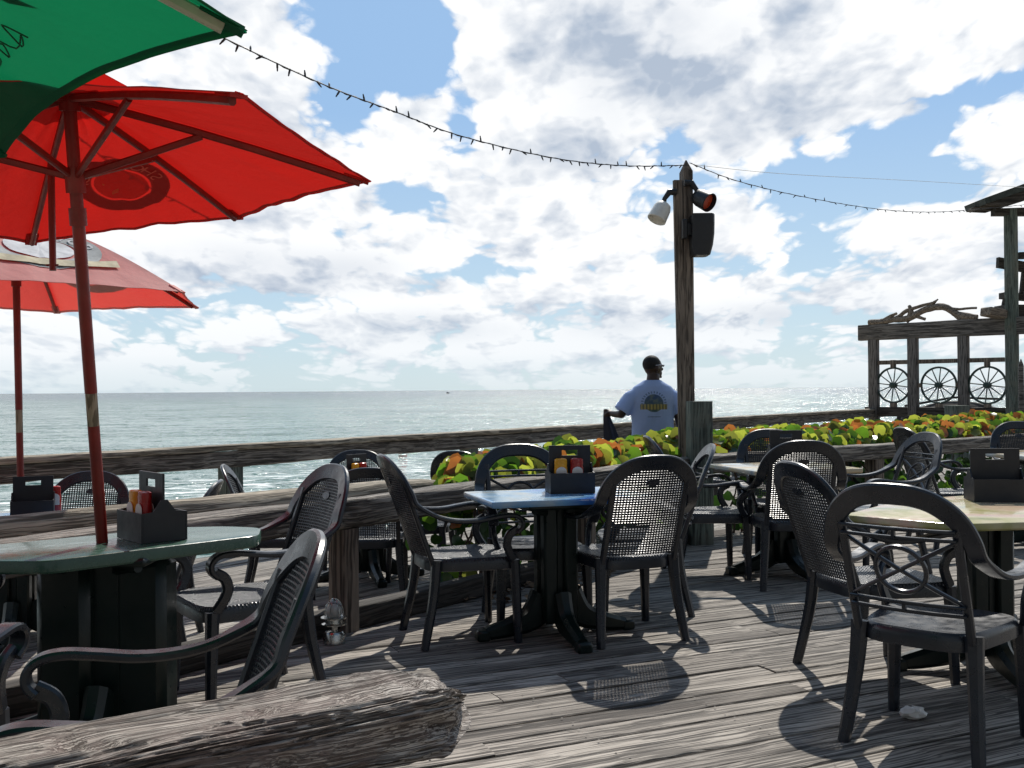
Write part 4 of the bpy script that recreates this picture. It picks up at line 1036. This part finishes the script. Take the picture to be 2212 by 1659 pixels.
def hedge(P0, u, nn, L, wfun, top, count, label, seed, low=.0, stems=40):
    rnd = random.Random(seed); t = tag(empty('sea_grape_hedge', (P0.x, P0.y, FAR)), label, 'hedge'); q = MB(); O = Vector((P0.x, P0.y, FAR))
    for i in range(count):
        s = rnd.uniform(0, L); w0, w1 = wfun(s); h = top(s); x = rnd.random(); hh = h+.09*noise.noise(Vector((s*2.2, seed, 0)))+.05*noise.noise(Vector((s*6, seed, 3)))
        y = rnd.uniform(w0, w1); e = 1-abs((y-w0)/(w1-w0)*2-1)**3; topz = hh-(1-e)*.12
        z = topz+.02-abs(rnd.gauss(0, .075)) if x < .74 else rnd.uniform(.02, topz)
        if x >= .74: y = w0+.08+abs(rnd.gauss(0, .15)) if rnd.random() < .6 else y
        p = P0+u*s+nn*y; c = Vector((p.x, p.y, z)); d = topz-z
        v = rnd.random()
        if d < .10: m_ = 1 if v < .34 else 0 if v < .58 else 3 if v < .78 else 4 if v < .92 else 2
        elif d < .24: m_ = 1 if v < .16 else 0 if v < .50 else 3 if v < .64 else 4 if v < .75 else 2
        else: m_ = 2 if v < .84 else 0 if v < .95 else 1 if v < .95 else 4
        nv = Vector((rnd.gauss(0, .5), -1+rnd.gauss(0, .45), rnd.uniform(-.1, 1.0)))
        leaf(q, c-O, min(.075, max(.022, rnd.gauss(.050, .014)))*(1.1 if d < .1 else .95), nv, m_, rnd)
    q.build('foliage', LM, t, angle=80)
    q = MB()
    for i in range(stems):
        s = rnd.uniform(.05, L-.05); w0, w1 = wfun(s); y = rnd.uniform(w0, w1); p = P0+u*s+nn*y; a = Vector((p.x, p.y, FAR)); h = top(s)*rnd.uniform(.6, .95)
        P = [a]+[a+Vector((rnd.gauss(0, .09), rnd.gauss(0, .09), (h-FAR)*f)) for f in (.3, .6, 1)]; q.tube([v-O for v in spline(P, 4)], [.013-.009*j/12 for j in range(13)], 6)
    q.tube([Vector((*(P0+u*s_+nn*.35), FAR+.03))-O for s_ in [L*i/24 for i in range(25)]], .02, 6)
    q.build('stem', M_stem, t)['kind'] = 'stuff'; return t
H0 = B0+uB*2.85
hedge(H0, uB, nB, 3.03, lambda s: (.10, .62 if s > .4 else .25+s*.9), lambda s: .745+.055*min(1, s/.5)-(0 if s > .25 else .08), 1500, 'sea grape hedge behind the blue-topped table, left of the tall post', 11, stems=34)
hedge(K+uC*.1, uC, nC, 11.5, lambda s: (.08, .95), lambda s: .83+.02*s*.3, 4300, 'long sea grape hedge running from the tall post to the right edge', 12, stems=70)
# planting strip under the hedge
q = MB(); barP(q, H0-uB*.2+nB*.38, K+nB*.38, FAR+.002, FAR+.05, .72, nB); barP(q, K+nC*.5, K+uC*12+nC*.5, FAR+.002, FAR+.055, 1.0, nC); tag(q.build('soil_bed', M_soil), kind='structure')
# leaf litter on the near deck
rnd = random.Random(5); q = MB()
lt = [(-.35, 5.9), (-.2, 6.0), (-.05, 6.2), (.05, 6.25)]
for i in range(70):
    s = rnd.uniform(2.7, 4.4); p = B0+uB*s-nB*rnd.uniform(.09, .45)**1.3; leaf(q, Vector((p.x, p.y, .012+rnd.uniform(0, .012))), rnd.uniform(.012, .035), Vector((rnd.gauss(0, .3), rnd.gauss(0, .3), 1)), 0, rnd)
tag(q.build('leaf_litter', mat('dry_leaf', (.14, .085, .045), .8, var=.5)), kind='stuff')

# ------------------------------------------------------------------ deck light
dl = at(722, 1386, 5.22); t = tag(empty('deck_light', (dl.x, dl.y, 0)), 'chrome marine deck light with a glass globe at the foot of the low railing post', 'deck light')
q = MB(); q.lathe([(.050, 0), (.055, .004), (.055, .05), (.045, .062), (.018, .066), (.018, .085), (.04, .092)], n=24); q.build('base', M_steel, t)
q = MB(); q.lathe([(.045, .0925), (.062, .096), (.062, .101), (.044, .105), (.042, .125), (.066, .128), (.066, .134), (.045, .137)], n=24); q.build('collar', M_steel, t)
q = MB(); q.ball((0, 0, .160), (.028, .028, .03), 16, 10); q.build('bulb', M_white, t)
q = MB(); q.lathe([(.044, .1375), (.045, .17), (.040, .195), (.025, .213), (.004, .220)], n=24); q.build('globe', M_glass, t)
q = MB()
for a in range(3): M = Matrix.Rotation(a*math.pi/3+.3, 4, 'Z'); q.tube([M @ Vector((.048*math.cos(b), 0, .138+.088*math.sin(b))) for b in [math.pi*i/14 for i in range(15)]], .0022, 6)
q.build('guard', M_steel, t)
# buoy, boat
bp_ = at(870, 977, 80); k = (-4.4-HC)/(bp_.z-HC); bp_ = Vector((bp_.x*k, bp_.y*k, -4.4)); bu = tag(empty('buoy', tuple(bp_)), 'small red buoy floating on the water above the far chairs', 'buoy')
s_ = k*80/80; q = MB(); q.ball((0, 0, .12), (.42, .42, .40), 14, 10); q.build('float', mat('buoy_red', (.75, .03, .03), .35), bu)
fb = at(967, 848, 1000); fb = Vector((fb.x*1.9, 1900, -4.4)); t = tag(empty('fishing_boat', tuple(fb)), 'tiny boat on the horizon', 'boat')
q = MB(); q.rings([[(x*2.6, y*1.2*(1-.3*(x > 0)), z) for x, y in ((-1, -1), (.5, -1), (1.3, 0), (.5, 1), (-1, 1))] for z in (0, 1.2)]); q.build('hull', M_black, t); q = MB(); q.box((-.4, 0, 2.0), (2, 1.6, 1.5), bev=.2); q.build('cabin', M_black, t)

# ------------------------------------------------------------------ the man at the hedge
def person():
    ox, oy = at(1410, 900, 10.3).x, 10.3; t = tag(empty('person', (ox, oy, FAR)), 'man in a light blue printed T-shirt seen from behind, holding a dark cloth', 'person')
    q = MB()
    def limb(P, r, n=12): q.tube([Vector(p) for p in P], r, n)
    # x right, y away from camera, z up; back to the camera
    limb([(-.10, 0, .92), (-.105, .01, .50), (-.11, .03, .09)], [.085, .060, .042]); limb([(.10, 0, .92), (.11, -.04, .50), (.115, -.06, .09)], [.085, .060, .042])
    for s, yy in ((-1, .03), (1, -.06)): q.ball((s*.11, yy+.08, .045), (.048, .13, .045))
    q.ball((0, 0, .98), (.155, .115, .15)); q.ball((0, 0, 1.22), (.155, .11, .24)); q.ball((0, .0, 1.42), (.165, .085, .10))
    limb([(0, .0, 1.50), (.012, .015, 1.62)], [.066, .060])
    Q = Matrix.Rotation(R(-62), 4, 'Z')   # head turned to the right
    hc = Vector((.015, .03, 1.69))
    def hb(c, r, rot=None): q.ball(hc+Q @ Vector(c), r, 14, 10, Q)
    hb((0, -.008, .012), (.074, .094, .100)); hb((0, .035, -.055), (.052, .055, .052)); hb((0, .096, -.015), (.012, .020, .020)); hb((0, .078, -.06), (.022, .014, .010)); hb((0, .08, -.095), (.02, .016, .014)); hb((.034, .07, .018), (.014, .012, .01)); hb((-.034, .07, .018), (.014, .012, .01))
    for s in (-1, 1): hb((s*.076, -.008, -.01), (.010, .020, .032))
    # left arm out and bent, hand at the side; right arm hanging
    limb([(-.15, 0, 1.42), (-.25, -.03, 1.30), (-.30, -.02, 1.22), (-.36, .06, 1.225), (-.385, .10, 1.235)], [.050, .048, .043, .032, .027])
    limb([(.15, 0, 1.42), (.245, -.01, 1.20), (.262, .02, 1.10), (.262, .09, .90), (.262, .11, .85)], [.050, .048, .042, .030, .027])
    q.ball((-.40, .115, 1.235), (.036, .026, .042)); q.ball((.262, .12, .80), (.024, .036, .046))
    for i in range(4):
        z = 1.27-.022*i; limb([(-.415, .095, z), (-.445, .105, z-.003), (-.445, .135, z-.006), (-.418, .14, z-.008)], [.010, .0095, .009, .008], 8)
        y = .095+.019*i; limb([(.262, y, .775), (.258, y+.006, .74), (.250, y+.008, .715-(.008 if i in (0, 3) else 0))], [.010, .009, .008], 8)
    limb([(-.395, .09, 1.25), (-.42, .075, 1.235), (-.435, .088, 1.22)], [.012, .011, .009], 8); limb([(.255, .08, .80), (.245, .065, .775), (.242, .07, .75)], [.012, .010, .009], 8)
    b = q.build('body', M_skin, t); rm = b.modifiers.new('r', 'REMESH'); rm.mode = 'VOXEL'; rm.voxel_size = .0085; rm.use_smooth_shade = True; sm = b.modifiers.new('s', 'SMOOTH'); sm.iterations = 3; sm.factor = .5
    q = MB(); hz = hc+Vector((0, 0, .02)); q.ball(hz+Q @ Vector((0, -.022, .014)), (.077, .090, .090), 24, 16, Q)
    for v in q.v:
        l = Q.inverted() @ (v-hc)
        lim = -.055+max(0, l.y+.05)*1.1; lim = min(lim, .055)
        if l.z < lim: v.z = hc.z+lim; k_ = .93; v.x = hc.x+(v.x-hc.x)*k_; v.y = hc.y+(v.y-hc.y)*k_
    q.build('hair', M_hair, t)
    q = MB(); q.tube([hc+Q @ Vector(p) for p in ((-.070, .075, .022), (-.082, .02, .025), (-.080, -.03, .02))], .0035, 6); q.tube([hc+Q @ Vector(p) for p in ((.070, .075, .022), (.082, .02, .025), (.080, -.03, .02))], .0035, 6)
    for s in (-1, 1): q.ball(hc+Q @ Vector((s*.034, .088, .018)), (.017, .004, .012), 12, 8, Q)
    q.build('sunglasses', mat('white_frame', (.5, .5, .55), .3), t)
    # T-shirt
    q = MB(); RR = []
    for z, rx, ry, cy in ((.90, .215, .15, 0), (.95, .210, .148, 0), (1.04, .198, .142, 0), (1.14, .196, .14, 0), (1.26, .204, .138, 0), (1.37, .215, .132, 0), (1.45, .212, .118, 0), (1.50, .175, .098, 0), (1.535, .12, .08, .0), (1.565, .080, .070, .005)):
        RR.append([(rx*math.copysign(abs(math.cos(a))**.85, math.cos(a)), cy+ry*math.sin(a), z+(.012*math.sin(a*3) if z < .91 else 0)) for a in [2*math.pi*i/36 for i in range(36)]])
    q.rings(RR); q.tube([(-.10, 0, 1.44), (-.20, -.01, 1.385), (-.295, -.035, 1.255)], [.070, .080, .086], 16); q.tube([(.10, 0, 1.44), (.195, 0, 1.385), (.262, -.01, 1.24)], [.070, .080, .082], 16)
    for v in q.v:
        kx = .010*noise.noise(Vector((v.x*7, v.y*7, v.z*6)))+.006*noise.noise(Vector((v.x*22+v.z*18, v.y*10, v.z*14))); v.y += kx; v.x += kx*.6
    mt = fabric('blue_tshirt', (.44, .57, .86), .35, (.48, .62, .95)); nt = mt.node_tree; g = N(nt)
    dn = [n_ for n_ in nt.nodes if n_.type == 'BSDF_DIFFUSE'][0]; src = dn.inputs[0].links[0].from_socket
    tc = g.new('ShaderNodeTexCoord'); x, y, z = g.sep(tc.outputs['Object']); cx, cz = -.005, 1.335
    dx = g.m('SUBTRACT', x, cx); dz_ = g.m('SUBTRACT', z, cz); r = g.m('SQRT', g.m('ADD', g.m('MULTIPLY', dx, dx), g.m('MULTIPLY', dz_, dz_)))
    back = g.m('LESS_THAN', y, -.02); no = g.noise(tc.outputs['Object'], 26, 4, .6)
    disc = g.m('MULTIPLY', g.m('LESS_THAN', r, .088), back); pic = g.mix(g.rng(dz_, -.05, .06), (.05, .10, .05), (.03, .08, .18)); pic = g.mix(g.rng(no, .45, .6), pic, (.18, .22, .16))
    ring = g.m('MULTIPLY', g.m('MULTIPLY', g.m('GREATER_THAN', r, .096), g.m('LESS_THAN', r, .118)), g.m('MULTIPLY', back, g.rng(g.m('SINE', g.m('MULTIPLY', g.m('ARCTAN2', dz_, dx), 26)), -.1, .1)))
    c = g.mix(disc, src, pic); c = g.mix(g.m('MULTIPLY', ring, g.m('MULTIPLY', g.m('GREATER_THAN', dz_, -.04), .75)), c, (.06, .11, .22))
    ban = g.m('MULTIPLY', g.m('MULTIPLY', g.m('LESS_THAN', g.m('ABSOLUTE', dx), .125), g.m('LESS_THAN', g.m('ABSOLUTE', g.m('ADD', dz_, .036)), .026)), back)
    c = g.mix(ban, c, g.mix(g.rng(g.m('SINE', g.m('MULTIPLY', dx, 210)), -.2, .3), (.16, .14, .03), (.55, .42, .06)))
    lin = g.m('MULTIPLY', g.m('MULTIPLY', g.m('LESS_THAN', g.m('ABSOLUTE', dx), .06), g.m('LESS_THAN', g.m('ABSOLUTE', g.m('ADD', dz_, .135)), .003)), back)
    c = g.mix(lin, c, (.06, .1, .2)); nt.links.new(c, dn.inputs[0])
    s_ = q.build('tshirt', mt, t); rm = s_.modifiers.new('r', 'REMESH'); rm.mode = 'VOXEL'; rm.voxel_size = .009; rm.use_smooth_shade = True; sm = s_.modifiers.new('s', 'SMOOTH'); sm.iterations = 4
    q = MB(); RR = []
    for z, rx, ry in ((.80, .182, .132), (.90, .178, .13), (.98, .172, .126)): RR.append([(rx*math.cos(a), ry*math.sin(a), z) for a in [2*math.pi*i/24 for i in range(24)]])
    q.rings(RR)
    q.tube([(-.095, 0, .86), (-.105, .01, .50), (-.11, .03, .10)], [.098, .078, .07], 16); q.tube([(.095, 0, .86), (.11, -.04, .50), (.115, -.06, .10)], [.098, .078, .07], 16); q.build('trousers', M_pants, t)
    t.scale = (1.06, 1.06, .995)
    # cloth hanging from the hand
    q = MB(); RR = []; cl = tag(empty('cleaning_cloth', (ox-.435*1.06, oy+.12, FAR+1.23)), 'dark navy cloth hanging from the man\'s hand over the hedge', 'cloth')
    for i in range(10):
        t_ = i/9; wv_ = .018+.085*t_**.8; RR.append([(wv_*math.cos(a)*(1+.25*math.cos(5*a))*.8+.075*t_, (.012+.03*t_)*math.sin(a)*(1+.3*math.sin(3*a)), .02-.40*t_+.03*math.cos(a*2)*t_) for a in [2*math.pi*j/24 for j in range(24)]])
    q.rings(RR); q.build('fabric', M_cloth, cl)
person()
